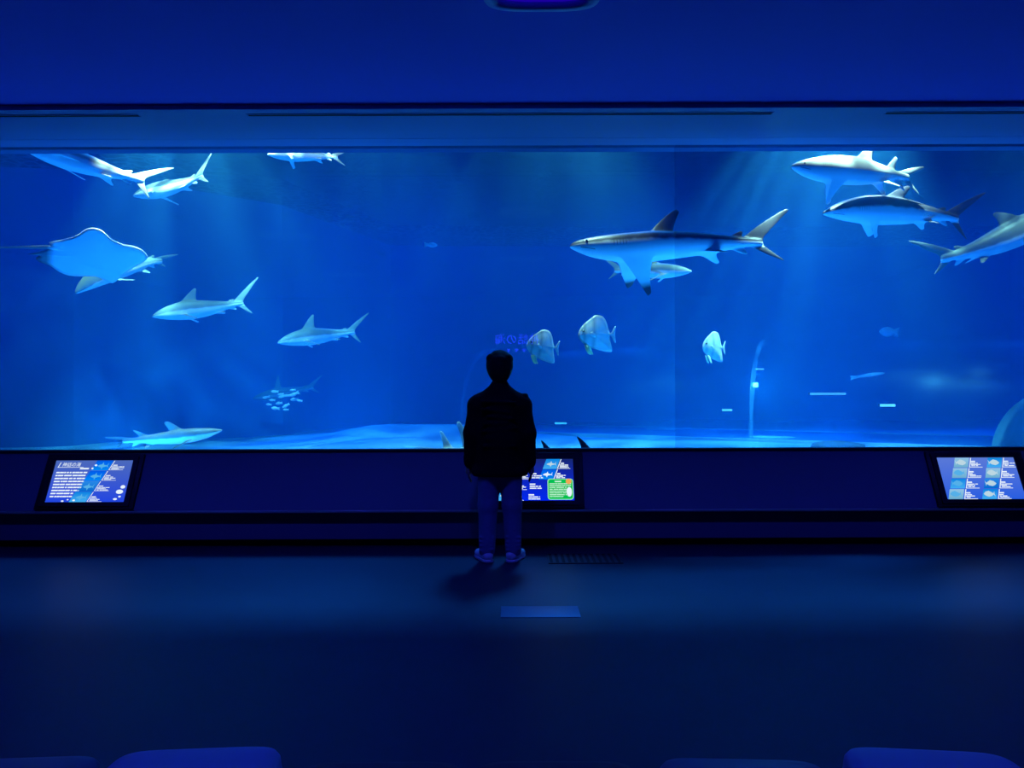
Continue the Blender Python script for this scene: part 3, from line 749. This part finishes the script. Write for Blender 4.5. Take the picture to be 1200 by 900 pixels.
SK_dark = skin_mat('shark_slate', (.075, .07, .085), (.88, .90, .90))
SK_grey = skin_mat('shark_grey', (.20, .22, .20), (.88, .90, .90))
SK_pale = skin_mat('shark_pale', (.27, .33, .28), (.85, .88, .88))
SK_white = skin_mat('shark_sand_tiger', (.50, .50, .43), (.85, .88, .88), spots=.1)

SK_ray = skin_mat('guitarfish_skin', (.80, .80, .70), (.85, .88, .88))
# the big one in the middle
shark((667, 289), (889, 284), 8.0, 8.15, SK_dark, 'largest shark, slate back and black-tipped fins, above the batfish',
      dict(tipdark=1.0, fat=1.0, peckind='belly', pec=(.21, .35, .28, .19, -.13, .30, .18, -.12), pec_l=(.22, .35, .34, -.07, -.215, .355, -.065, -.20), d1=(.355, .47, .485, .165, .50, .150), up=(.995, .165, 1.02, .135), low=(.945, -.088, .952, -.08),
           top=[(0, .004), (.02, .020), (.08, .034), (.15, .042), (.25, .050), (.36, .056), (.5, .050), (.62, .038), (.74, .026), (.80, .021), (.86, .018)],
           bot=[(0, .004), (.03, .020), (.08, .044), (.15, .062), (.25, .078), (.36, .076), (.5, .062), (.62, .048), (.74, .026), (.80, .018), (.86, .015)]),
      roll=14, bend_tail=4)
# the shark below its chest, heading right
shark((811, 318), (722, 317), 9.0, 9.4, SK_pale, 'pale shark half hidden behind the largest shark, facing right',
      dict(d1=(.36, .45, .47, .12, .48, .115)), roll=4)
# top right: sand tiger
shark((927, 195), (1063, 208), 8.0, 8.35, SK_white, 'white-backed shark at the top right under the soffit',
      dict(d1=(.46, .56, .585, .185, .60, .170), d2=(.68, .745, .765, .135, .785, .120), pel=(.60, .66, .70, .07, -.11, .71, .06, -.10), anal=(.70, .76, .80, -.10, .81, -.09),
           fat=1.0, peckind='belly', pec=(.24, .325, .32, .14, -.175, .345, .13, -.155), pec_l=(.23, .355, .25, -.06, -.21, .275, -.055, -.195), up=(1.00, .10, 1.02, .075), low=(.925, -.105, .94, -.095), line=-.12,
           top=[(0, .006), (.04, .03), (.1, .052), (.2, .078), (.3, .092), (.42, .098), (.55, .082), (.66, .055), (.76, .030), (.86, .018)],
           bot=[(0, .006), (.03, .026), (.08, .052), (.15, .072), (.25, .088), (.42, .090), (.55, .078), (.66, .050), (.76, .026), (.86, .016)]),
      roll=10, bend_tail=10)
shark((964, 250), (1120, 256), 8.3, 8.6, SK_dark, 'dark-backed shark with long raised tail below the white-backed shark',
      dict(peckind='belly', up=(1.05, .20, 1.065, .18), low=(.92, -.11, .93, -.10), d1=(.40, .50, .535, .155, .545, .140), pec=(.25, .335, .36, .13, -.12, .385, .11, -.10), pec_l=(.24, .335, .34, -.05, -.15, .36, -.045, -.135)), roll=5, bend_tail=8, arch_head=-10, arch_tail=-6)
shark((1247, 246), (1106, 303), 9.3, 9.0, SK_grey, 'grey shark leaving the frame at the right edge, tail to the left',
      dict(up=(1.03, .14, 1.04, .12), low=(.90, -.075, .91, -.07), d1=(.33, .45, .475, .16, .49, .15)), roll=8, bend_tail=-10, arch_tail=10)
# top left pair
shark((12, 163), (166, 211), 7.9, 8.3, SK_white, 'pale shark at the top left cut off by the soffit',
      dict(up=(1.03, .165, 1.045, .145), low=(.91, -.13, .92, -.12), pec=(.25, .335, .47, .13, -.06, .485, .12, -.06), d1=(.37, .44, .45, .10, .46, .095)), roll=16, bend_tail=8, arch_tail=10)
shark((156, 230), (236, 206), 9.9, 9.6, SK_grey, 'grey shark behind the tail of the top left shark',
      dict(up=(1.02, .18, 1.03, .16), low=(.90, -.10, .91, -.09), d1=(.37, .44, .45, .09, .46, .085)), roll=6, arch_tail=14)
shark((313, 181), (394, 184), 9.2, 9.4, SK_white, 'short pale shark at the top centre left under the soffit',
      dict(up=(.985, .10, 1.0, .085), low=(.95, -.11, .96, -.10), pec=(.24, .33, .30, .14, -.13, .33, .12, -.11), d1=(.37, .44, .45, .12, .46, .11)), roll=10, bend_tail=10)
# left middle
shark((88, 344), (188, 306), 8.95, 10.0, SK_pale, 'pale shark behind the ray with its head showing below',
      dict(up=(1.03, .06, 1.04, .045), low=(.90, -.05, .91, -.045), pec=(.25, .335, .36, .20, -.04, .39, .19, -.04)), roll=-18, bend_head=10, arch_head=-32, arch_tail=-14)
shark((178, 371), (283, 355), 9.6, 10.0, SK_pale, 'pale green shark with upright dorsal fin left of centre',
      dict(up=(1.06, .235, 1.08, .215), low=(.915, -.125, .935, -.115), fat=1.42, d1=(.30, .44, .43, .215, .445, .20)), roll=2, arch_head=-6, arch_tail=4)
shark((325, 402), (414, 389), 10.4, 10.9, SK_pale, 'pale shark with upright dorsal fin right of the other one',
      dict(up=(1.05, .20, 1.065, .18), low=(.905, -.13, .925, -.12), fat=1.42, d1=(.29, .44, .42, .245, .435, .23)), roll=2, arch_head=-8)
shark((261, 504), (146, 517), 8.5, 8.2, SK_grey, 'grey shark low over the sand at the lower left',
      dict(up=(1.0, .05, 1.015, .035), low=(.90, -.05, .91, -.045), fat=1.02, d1=(.35, .46, .475, .155, .50, .135), d2=(.66, .72, .75, .10, .765, .09), pec=(.25, .33, .42, .16, -.085, .43, .15, -.08)), roll=4, bend_tail=-10, arch_head=8)
SK_hazed = skin_mat('shark_hazed', (.11, .18, .20), (.24, .30, .32))  # water haze put into the skin colours to keep this shark faint
shark((296, 467), (366, 454), 13.3, 13.5, SK_hazed, 'faint shark deep in the water behind the small fish school',
      dict(d1=(.33, .43, .40, .26, .415, .25), up=(1.02, .16, 1.03, .14)), roll=0)
# on the bottom behind the sill
shark((641, 540), (497, 529), 8.15, 8.1, SK_ray, 'pale rounded fins of a bottom ray behind the visitor elbow',
      dict(fat=1.0, d1=(.50, .60, .62, .23, .64, .21), d2=(.65, .72, .735, .155, .75, .14), wid=[(0, .01), (.05, .06), (.15, .12), (.3, .12), (.45, .07), (.6, .05), (.74, .03), (.86, .01)],
           top=[(0, .004), (.05, .02), (.15, .04), (.3, .05), (.45, .05), (.6, .045), (.74, .03), (.86, .016)], bot=[(0, .004), (.05, .015), (.3, .03), (.6, .03), (.86, .014)], up=(.98, .025, .99, .02), low=(.92, -.02, .93, -.02)),
      name='guitarfish', cat='ray', group='rays in the tank')
shark((752, 540), (610, 535), 7.55, 7.5, SK_dark, 'dark fin tips of a shark just above the sill right of the visitor',
      dict(d1=(.36, .42, .455, .155, .46, .15), d2=(.62, .68, .70, .12, .705, .115), up=(.99, .05, 1.0, .04), low=(.92, -.02, .93, -.02),
           top=[(0, .004), (.08, .03), (.25, .05), (.36, .055), (.5, .05), (.62, .036), (.74, .02), (.86, .014)], bot=[(0, .004), (.08, .02), (.25, .035), (.5, .035), (.74, .02), (.86, .014)]))

# ------------------------------------------------------------------ lens-shaped fishes
def lens(outline, c, prof, rings=7, off=0):
    """closed two-sided body from an outline; prof(r, i) = half thickness"""
    n = len(outline); V = [(c[0], c[1], prof(0, 0)), (c[0], c[1], -prof(0, 0))]; Fc = []
    loops = {1: [], -1: []}
    for k in range(1, rings + 1):
        r = k / rings
        for sg in (1, -1):
            if k == rings and sg == -1: loops[-1].append(loops[1][-1]); continue
            b = len(V)
            for i, (x, y) in enumerate(outline):
                V.append((c[0] + (x - c[0]) * r, c[1] + (y - c[1]) * r, 0 if k == rings else sg * prof(r, i)))
            loops[sg].append(b)
    for sg in (1, -1):
        lp = loops[sg]
        for i in range(n):
            j = (i + 1) % n; Fc.append((0 if sg == 1 else 1, lp[0] + i, lp[0] + j))
            for k in range(len(lp) - 1): Fc.append((lp[k] + i, lp[k+1] + i, lp[k+1] + j, lp[k] + j))
    return [Vector(v) for v in V], Fc
def smooth_poly(pts, sub=3):
    out_ = []; n = len(pts)
    for i in range(n):
        p0, p1, p2, p3 = (Vector(pts[(i + d) % n]) for d in (-1, 0, 1, 2))
        for k in range(sub):
            t = k / sub; out_.append(tuple(.5 * ((2*p1) + (-p0+p2)*t + (2*p0-5*p1+4*p2-p3)*t*t + (-p0+3*p1-3*p2+p3)*t**3)))
    return out_

# batfish
def fish_mat(name, c_body, c_fin, bar=(.05, .06, .07), bars=True):
    m, nt, out = new_mat(name); b = N(nt, 'BsdfPrincipled'); b.inputs['Roughness'].default_value = .4
    ca = N(nt, 'Attribute', attribute_name='canon'); sx = N(nt, 'SeparateXYZ'); nt.links.new(ca.outputs['Vector'], sx.inputs[0])
    r = N(nt, 'ValToRGB'); nt.links.new(sx.outputs['X'], r.inputs[0]); el = r.color_ramp.elements
    mid = tuple(.4 * a + .6 * c for a, c in zip(bar, c_body)) if bars else c_body
    el[0].position = 0; el[0].color = (*c_body, 1); el[1].position = 1; el[1].color = (*c_fin, 1)
    for p, c in ((.12, c_body), (.17, mid), (.23, c_body), (.34, c_body), (.42, mid), (.50, c_body), (.75, c_fin)):
        q = el.new(p); q.color = (*c, 1)
    nz = N(nt, 'TexNoise'); nz.inputs['Scale'].default_value = 7; nt.links.new(ca.outputs['Vector'], nz.inputs['Vector'])
    mx = N(nt, 'Mix', data_type='RGBA', blend_type='MULTIPLY'); mx.inputs[0].default_value = .35; nt.links.new(r.outputs[0], mx.inputs[6]); nt.links.new(nz.outputs['Color'], mx.inputs[7])
    nt.links.new(mx.outputs[2], b.inputs['Base Color']); nt.links.new(b.outputs[0], out.inputs[0]); return m
BODY = [(0, .42), (.02, .55), (.09, .68), (.2, .80), (.32, .90), (.42, .98), (.56, 1.0), (.68, .95), (.77, .80), (.82, .64), (.86, .545), (.885, .50), (.86, .44), (.88, .32), (.93, .13), (.92, .03), (.78, .02), (.62, .05), (.46, .09), (.32, .13), (.18, .20), (.07, .30)]
TAIL = [(.85, .50), (.90, .55), (.96, .66), (1.02, .74), (1.01, .60), (1.0, .50), (1.02, .40), (1.03, .26), (.96, .34), (.90, .45)]
M['batfish'] = fish_mat('batfish_skin', (.72, .78, .76), (.58, .66, .66)); M['fin_yellow'] = paint('fin_yellow', (.98, .92, .45), .5)
def batfish(px, py, D, wpx, rot, yaw, label, squash=1.0):
    ol = smooth_poly(BODY, 3); c = (.43, .50)
    def prof(r, i): return .085 * max(0, 1 - (r / .78) ** 2) ** .6 + .008 * (1 - r)
    V, Fc = lens(ol, c, prof)
    V2, F2 = lens(smooth_poly(TAIL, 2), (.93, .5), lambda r, i: .012 * (1 - r) + .003, 3)
    canon = V + V2; Fc = Fc + [tuple(a + len(V) for a in f) for f in F2]
    sc = wpx / F * D / 1.03
    tf = lambda v: Vector(((v.x - .45) * sc, -v.z * sc, (v.y - .5) * sc * squash))
    o = mesh_obj('batfish', [tf(v) for v in canon], Fc, M['batfish'], None, True)
    cn = o.data.attributes.new('canon', 'FLOAT_VECTOR', 'POINT'); cn.data.foreach_set('vector', [k for v in canon for k in v])
    for sg in (-1, 1):
        V, Fc = lens(smooth_poly([(.20, .19), (.30, .15), (.36, .03), (.40, -.06), (.33, -.05), (.27, .02)], 2), (.29, .07), lambda r, i: .01 * (1 - r) + .002, 3)
        p = mesh_obj('pelvic_fin', [tf(v + Vector((.02 * sg, 0, .05 * sg))) for v in V], Fc, M['fin_yellow'], o, True)
        V, Fc = lens(smooth_poly([(.30, .50), (.36, .54), (.47, .50), (.46, .40), (.38, .40)], 2), (.39, .47), lambda r, i: .008 * (1 - r) + .002, 3)
        mesh_obj('pectoral_fin', [tf(v + Vector((0, 0, .088 * sg))) for v in V], Fc, M['batfish'], o, True)
        bm = bmesh.new(); bmesh.ops.create_uvsphere(bm, u_segments=10, v_segments=6, radius=.030 * sc)
        me = bpy.data.meshes.new('eye'); bm.to_mesh(me); bm.free(); me.materials.append(M['eye']); ey = bpy.data.objects.new('eye', me); put(ey, o); ey.location = tf(Vector((.13, .56, .045 * sg)))
    o.location = P(px, py, D); o.rotation_euler = (0, math.radians(rot), math.radians(yaw))
    return tag(o, label, 'fish', 'batfish')
batfish(634, 405, 8.3, 40, 8, 12, 'batfish nearest to the visitor head')
batfish(697, 391, 8.4, 45, 2, 5, 'middle batfish of the three, highest in the water')
batfish(835, 406, 8.8, 36, 4, 28, 'batfish on the right, near the tunnel joint', 1.02)

# stingray seen from below
RAY = [(60, 290), (57, 284), (72, 281), (88, 277), (98, 270), (106, 267), (116, 268), (124, 274), (132, 281), (144, 286), (156, 288), (166, 292), (173, 300), (170, 306), (158, 313), (147, 320), (139, 327), (132, 332), (124, 329), (112, 324), (96, 324), (80, 323), (68, 318), (58, 311), (46, 307), (42, 302), (46, 299), (31, 298), (46, 295)]
def ray_fish():
    D0 = 8.7; org = P(105, 298, D0)
    pts = [(p[0] - 105, -(p[1] - 298)) for p in RAY]
    ol = smooth_poly(pts, 2); sc = D0 / F
    V, Fc = lens(ol, (12, -2), lambda r, i: 3.6 * max(0, 1 - r ** 2.6) ** 1.0 + .5 * (1 - r), 9)
    n0 = len(V); tl = []
    m = 8; path = [(-30, 6, 0, 2.6), (-48, 8, -1, 2.2), (-62, 7.5, -2, 1.9), (-85, 7, -3, 1.4), (-112, 6, -4, .9), (-140, 8, -6, .5)]
    for x, y, z, r in path:
        for k in range(m): a = 2*math.pi*k/m; V.append(Vector((x, y + r * math.cos(a), z + r * math.sin(a))))
    for i in range(len(path) - 1):
        for k in range(m): Fc.append((n0+i*m+k, n0+i*m+(k+1) % m, n0+(i+1)*m+(k+1) % m, n0+(i+1)*m+k))
    Fc.append(tuple(n0 + k for k in range(m))); Fc.append(tuple(n0 + (len(path)-1)*m + k for k in range(m)))
    tilt = math.tan(math.radians(52))
    out_ = []
    for v in V:
        # top wing leans towards the hall: the belly faces forward and down
        d = D0 - sc * v.y * tilt * .55 - sc * v.x * .15
        p = P(105 + v.x, 298 - v.y, d)
        wave = .06 * math.sin(v.y * .06)
        nrm = Vector((0, -.8, -.6))
        out_.append(p + nrm * (v.z * sc + 0 * wave) - org)
    o = mesh_obj('stingray', out_, Fc, M['raybelly'], None, True); o.location = org
    cn = o.data.attributes.new('canon', 'FLOAT_VECTOR', 'POINT'); cn.data.foreach_set('vector', [k for v in V for k in (v.x / 100, v.y / 100, v.z / 10)])
    return tag(o, 'large stingray showing its pale belly, tail to the left', 'ray', 'rays in the tank')
def ray_mat():
    m, nt, out = new_mat('stingray_skin'); b = N(nt, 'BsdfPrincipled'); b.inputs['Roughness'].default_value = .5
    ca = N(nt, 'Attribute', attribute_name='canon'); sx = N(nt, 'SeparateXYZ'); nt.links.new(ca.outputs['Vector'], sx.inputs[0])
    mr = N(nt, 'MapRange'); mr.inputs[1].default_value = -.06; mr.inputs[2].default_value = .0; nt.links.new(sx.outputs['Z'], mr.inputs[0])
    mx = N(nt, 'Mix', data_type='RGBA'); mx.inputs[6].default_value = (.16, .16, .15, 1); mx.inputs[7].default_value = (.85, .88, .88, 1)
    nt.links.new(mr.outputs[0], mx.inputs[0])
    tl_ = N(nt, 'MapRange'); tl_.inputs[1].default_value = -.50; tl_.inputs[2].default_value = -.40; nt.links.new(sx.outputs['X'], tl_.inputs[0])
    m2 = N(nt, 'Mix', data_type='RGBA'); m2.inputs[6].default_value = (.18, .18, .17, 1); nt.links.new(tl_.outputs[0], m2.inputs[0]); nt.links.new(mx.outputs[2], m2.inputs[7])
    nt.links.new(m2.outputs[2], b.inputs['Base Color']); nt.links.new(b.outputs[0], out.inputs[0]); return m
M['raybelly'] = ray_mat()
ray = ray_fish()

# small fishes
FO = smooth_poly([(-.5, 0), (-.32, .13), (-.05, .19), (.2, .12), (.36, .045), (.5, .18), (.46, 0), (.5, -.18), (.36, -.045), (.2, -.12), (-.05, -.19), (-.32, -.14)], 2)
M['fry'] = paint('silver_fish', (.65, .72, .75), .35)
def small_fish(px, py, D, wpx, rot, yaw, label, group, flip=1, thick=.09, deep=1.0, mat='fry'):
    V, Fc = lens(FO, (-.05, 0), lambda r, i: thick * max(0, 1 - r * r) ** .7 + .003, 4)
    sc = wpx / F * D
    o = mesh_obj('small_fish', [Vector((v.x * sc * flip, -v.z * sc, v.y * sc * deep)) for v in V], Fc, M[mat], None, True)
    o.location = P(px, py, D); o.rotation_euler = (0, math.radians(rot), math.radians(yaw))
    return tag(o, label, 'fish', group)
SCH = [(322, 459, 10, 3), (329, 462, 8, -8), (312, 465.5, 9, -12), (319, 469, 8, 2), (331, 464.5, 11, -14), (338, 463.5, 8, -10), (345, 462, 12, -25), (327, 472.5, 9, -5), (345, 468, 11, -4), (351, 469.5, 8, 6), (315, 474, 8, 4), (323, 478.5, 11, 4), (335, 475.5, 10, -30), (335, 480, 7, 0), (343, 457, 7, -6)]
for x, y, wd, r in SCH:
    small_fish(x, y, 11.4 + random.uniform(-.3, .3), wd, r, random.uniform(-15, 15), 'tiny silver fish in the school over the sand at left', 'school of tiny fish', thick=.10)
small_fish(505, 287, 12.0, 16, 2, 5, 'lone small fish high left of the centre', 'lone small fish', -1)
small_fish(1042, 389, 13.0, 26, 3, 8, 'dim greenish fish above the tunnel at right', 'lone small fish', 1, .12, 1.25)
small_fish(1017, 440, 12.5, 42, -8, 0, 'slender faint fish above the tunnel at right', 'lone small fish', -1, .04, .32)

# ------------------------------------------------------------------ the visitor: smooth-union fields turned into one skin each
class Field:
    def __init__(s, lo, hi, h):
        s.lo = np.array(lo, float); s.h = h; s.n = np.ceil((np.array(hi) - s.lo) / h).astype(int) + 1
        s.f = np.full(s.n, 1.0, np.float32)
    def _sub(s, lo, hi):
        a = np.clip(np.floor((np.array(lo) - s.lo) / s.h).astype(int), 0, s.n); b = np.clip(np.ceil((np.array(hi) - s.lo) / s.h).astype(int) + 1, 0, s.n)
        sl = tuple(slice(i, j) for i, j in zip(a, b)); g = [(s.lo[k] + s.h * np.arange(a[k], b[k])) for k in range(3)]
        return sl, np.meshgrid(*g, indexing='ij', sparse=True)
    def _smin(s, sl, d, k):
        f = s.f[sl]; h = np.clip(.5 + .5 * (f - d) / k, 0, 1); s.f[sl] = f * (1 - h) + d * h - k * h * (1 - h)
    def cone(s, a, b, r1, r2, k=.02, sq=(1, 1, 1)):
        a = np.array(a, float); b = np.array(b, float); q = np.array(sq, float); R = max(r1, r2) / q + k * 2 + .03
        sl, (X, Y, Z) = s._sub(np.minimum(a, b) - R, np.maximum(a, b) + R)
        d = (b - a) * q; L = max((d * d).sum(), 1e-9)
        px, py, pz = (X - a[0]) * q[0], (Y - a[1]) * q[1], (Z - a[2]) * q[2]
        t = np.clip((px * d[0] + py * d[1] + pz * d[2]) / L, 0, 1)
        dist = np.sqrt((px - t * d[0]) ** 2 + (py - t * d[1]) ** 2 + (pz - t * d[2]) ** 2) - (r1 + (r2 - r1) * t)
        s._smin(sl, dist.astype(np.float32), k); return s
    def ball(s, c, r, k=.02):
        """ellipsoid with radii r"""
        c = np.array(c, float); r = np.array(r, float); sl, (X, Y, Z) = s._sub(c - r - 2*k - .03, c + r + 2*k + .03)
        q = np.sqrt(((X - c[0]) / r[0]) ** 2 + ((Y - c[1]) / r[1]) ** 2 + ((Z - c[2]) / r[2]) ** 2)
        s._smin(sl, ((q - 1) * r.min()).astype(np.float32), k); return s
    def cut(s, axis, val, keep_above=True):
        g = s.lo[axis] + s.h * np.arange(s.n[axis]); sh = [1, 1, 1]; sh[axis] = -1
        d = (val - g if keep_above else g - val).reshape(sh); s.f = np.maximum(s.f, d.astype(np.float32)); return s
    def mesh(s):
        f = s.f; n = np.array(f.shape); ins = f < 0
        acc = np.zeros((*(n - 1), 3), np.float32); cnt = np.zeros(n - 1, np.float32)
        cs = [(i, j, k) for i in (0, 1) for j in (0, 1) for k in (0, 1)]
        V_ = lambda c, A: A[c[0]:n[0]-1+c[0], c[1]:n[1]-1+c[1], c[2]:n[2]-1+c[2]]
        for c in cs:
            for ax_ in range(3):
                if c[ax_]: continue
                c2 = list(c); c2[ax_] = 1; fa, fb = V_(c, f), V_(c2, f); m = V_(c, ins) != V_(c2, ins)
                t = np.where(m, fa / np.where(m, fa - fb, 1), 0)
                for q in range(3): acc[..., q] += np.where(m, c[q] + (t if q == ax_ else 0), 0)
                cnt += m
        act = cnt > 0; idx = np.full(n - 1, -1, int); idx[act] = np.arange(act.sum())
        co = np.argwhere(act) + acc[act] / cnt[act][:, None]; V = s.lo + co * s.h
        faces = []
        for ax_ in range(3):
            a1, a2 = (ax_ + 1) % 3, (ax_ + 2) % 3
            s0 = [slice(None)] * 3; s1 = [slice(None)] * 3; s0[ax_] = slice(0, -1); s1[ax_] = slice(1, None)
            ch = ins[tuple(s0)] != ins[tuple(s1)]
            p = np.argwhere(ch); p = p[(p[:, a1] > 0) & (p[:, a2] > 0) & (p[:, a1] < n[a1] - 1) & (p[:, a2] < n[a2] - 1)]
            fl_ = ins[tuple(p.T)]
            def at(d1, d2):
                q = p.copy(); q[:, a1] += d1; q[:, a2] += d2; return idx[tuple(q.T)]
            Q = np.stack([at(-1, -1), at(0, -1), at(0, 0), at(-1, 0)], 1); Q[~fl_] = Q[~fl_][:, ::-1]; faces.append(Q)
        return V, np.concatenate(faces)
    def build(s, name, mat, parent):
        V, Q = s.mesh(); me = bpy.data.meshes.new(name)
        me.vertices.add(len(V)); me.vertices.foreach_set('co', V.ravel().astype(np.float32))
        me.loops.add(Q.size); me.loops.foreach_set('vertex_index', Q.ravel().astype(np.int32))
        me.polygons.add(len(Q)); me.polygons.foreach_set('loop_start', np.arange(0, Q.size, 4, dtype=np.int32))
        me.update(calc_edges=True); me.validate(); me.polygons.foreach_set('use_smooth', [True] * len(me.polygons)); me.materials.append(mat)
        return put(bpy.data.objects.new(name, me), parent)

PX, PD = gl(585.5, 6.06), 6.06
man = tag(empty('person', (PX, PD, 0)), 'person in black jacket standing with back to camera before the tank', 'person')
# body (one skin): local x right, y forward (towards the glass)
b = Field((-.40, -.22, 0), (.40, .24, 1.74), .0075)
b.cone((0, 0, .86), (0, 0, 1.12), .135, .125, .05, (1, 1.35, 1)).cone((0, .0, 1.12), (0, -.005, 1.32), .13, .12, .06, (.85, 1.3, 1))
b.cone((-.14, -.01, 1.285), (.14, -.01, 1.285), .052, .052, .05)
b.cone((0, -.012, 1.32), (0, .012, 1.50), .060, .054, .03)
b.ball((0, .018, 1.605), (.077, .094, .108), .02).ball((0, .035, 1.535), (.058, .068, .06), .03)
b.cone((0, .108, 1.585), (0, .124, 1.562), .010, .014, .012)            # nose
b.cone((-.018, .098, 1.522), (.018, .098, 1.522), .008, .008, .006)     # lips
for s in (-1, 1):
    b.ball((s * .030, .098, 1.605), (.016, .012, .012), .006)           # eye
    b.ball((s * .081, .012, 1.592), (.010, .022, .034), .008)           # ear
    b.cone((s * .175, -.01, 1.275), (s * .235, -.02, 1.06), .052, .044, .03)
    b.cone((s * .235, -.02, 1.06), (s * .255, .02, .815), .043, .030, .015)
    b.cone((s * .255, .022, .815), (s * .258, .034, .735), .026, .034, .015, (1.35, 1, 1))
    # five fingers, slightly curled forward
    for j, (dy, L) in enumerate(((.030, .068), (.010, .078), (-.010, .074), (-.029, .058))):
        p0 = np.array((s * .258, .034 + dy, .72)); p1 = p0 + np.array((-s * .004, .008, -L * .55)); p2 = p1 + np.array((-s * .014, .014, -L * .45))
        b.cone(p0, p1, .0095, .0088, .004); b.cone(p1, p2, .0088, .0078, .004)
    p0 = np.array((s * .252, .058, .775)); p1 = p0 + np.array((-s * .006, .030, -.035)); p2 = p1 + np.array((-s * .004, .010, -.030))
    b.cone(p0, p1, .012, .011, .008); b.cone(p1, p2, .0105, .0088, .004)
    b.cone((s * .088, 0, .86), (s * .098, .005, .48), .090, .058, .04); b.cone((s * .098, .005, .48), (s * .105, -.01, .09), .056, .038, .02)
    b.cone((s * .105, -.02, .045), (s * (.13), .11, .03), .034, .028, .02)
b.build('body', M['skin'], man)
# hair
hr = Field((-.14, -.14, 1.42), (.14, .18, 1.76), .006)
hr.ball((0, -.006, 1.618), (.108, .112, .112), .02).ball((0, -.018, 1.578), (.100, .100, .088), .03).ball((0, -.045, 1.535), (.080, .064, .085), .03).ball((0, .055, 1.675), (.075, .06, .035), .03)
for i in range(14):
    a = i * 2.4; hr.ball((.075 * math.cos(a), -.01 + .075 * math.sin(a), 1.655 + .012 * math.sin(i * 1.7)), (.036, .036, .030), .012)
hr.build('hair', M['hair'], man)
# jacket
j = Field((-.36, -.26, .66), (.36, .26, 1.50), .0085)
j.cone((0, 0, .76), (0, 0, 1.02), .205, .20, .06, (1, 1.45, 1)).cone((0, 0, 1.02), (0, -.005, 1.25), .20, .172, .06, (1, 1.35, 1))
j.cone((-.15, -.01, 1.285), (.15, -.01, 1.285), .078, .078, .07).cone((0, -.012, 1.375), (-.19, -.01, 1.285), .06, .06, .05).cone((0, -.012, 1.375), (.19, -.01, 1.285), .06, .06, .05)
j.cone((-.05, -.01, 1.375), (.05, -.01, 1.375), .055, .055, .05).cone((0, -.014, 1.38), (0, -.004, 1.432), .080, .074, .03)
for s in (-1, 1):
    j.cone((s * .182, -.01, 1.262), (s * .228, -.015, 1.05), .076, .068, .05).cone((s * .228, -.015, 1.05), (s * .245, .015, .82), .066, .052, .03)
    j.cone((s * .245, .015, .84), (s * .246, .018, .80), .050, .046, .01)
j.cone((.205, -.03, 1.352), (.215, .02, 1.352), .022, .022, .015)
for i in range(7):
    z = .95 + i * .06; j.cone((-.12 + .03 * math.sin(i * 2), -.135, z), (.10 + .04 * math.cos(i * 3), -.13, z + .03 * math.sin(i)), .014, .010, .02)
j.cone((-.13, 0, .735), (.13, 0, .735), .10, .10, .05, (1, .95, 1.6)); j.cut(2, .700)
j.build('jacket', M['jacket'], man)
# trousers
t = Field((-.24, -.20, .03), (.26, .22, .95), .008)
t.cone((0, 0, .92), (0, 0, .80), .145, .155, .04, (.95, 1.25, 1))
for s in (-1, 1):
    t.cone((s * .085, 0, .80), (s * .098, .004, .46), .102, .080, .03); t.cone((s * .098, .004, .46), (s * .108, -.012, .09), .080, .066, .03)
    for i in range(4): t.cone((s * .108 - .05, -.055, .10 + .035 * i), (s * .108 + .05, -.06, .11 + .03 * i), .012, .012, .012)
t.cut(2, .055).cut(2, .90, False)
t.build('trousers', M['trousers'], man)
# shoes
for s in (-1, 1):
    f = Field((-.10, -.12, 0), (.10, .24, .14), .006)
    f.cone((0, -.035, .050), (0, .11, .040), .044, .040, .02).cone((0, .11, .040), (0, .165, .036), .042, .034, .02).cone((0, -.03, .07), (0, -.02, .105), .042, .040, .02).cut(2, .018)
    so = f.build('shoe', M['shoe'], man)
    g = Field((-.10, -.12, -.02), (.10, .24, .06), .006)
    g.cone((0, -.035, .012), (0, .12, .012), .049, .047, .01).cone((0, .12, .012), (0, .168, .012), .047, .036, .01).cut(2, 0.0).cut(2, .024, False)
    sl_ = g.build('sole', M['sole'], so)
    so.location = (s * .112 - .004, -.005, 0); so.rotation_euler.z = math.radians(-s * 24)
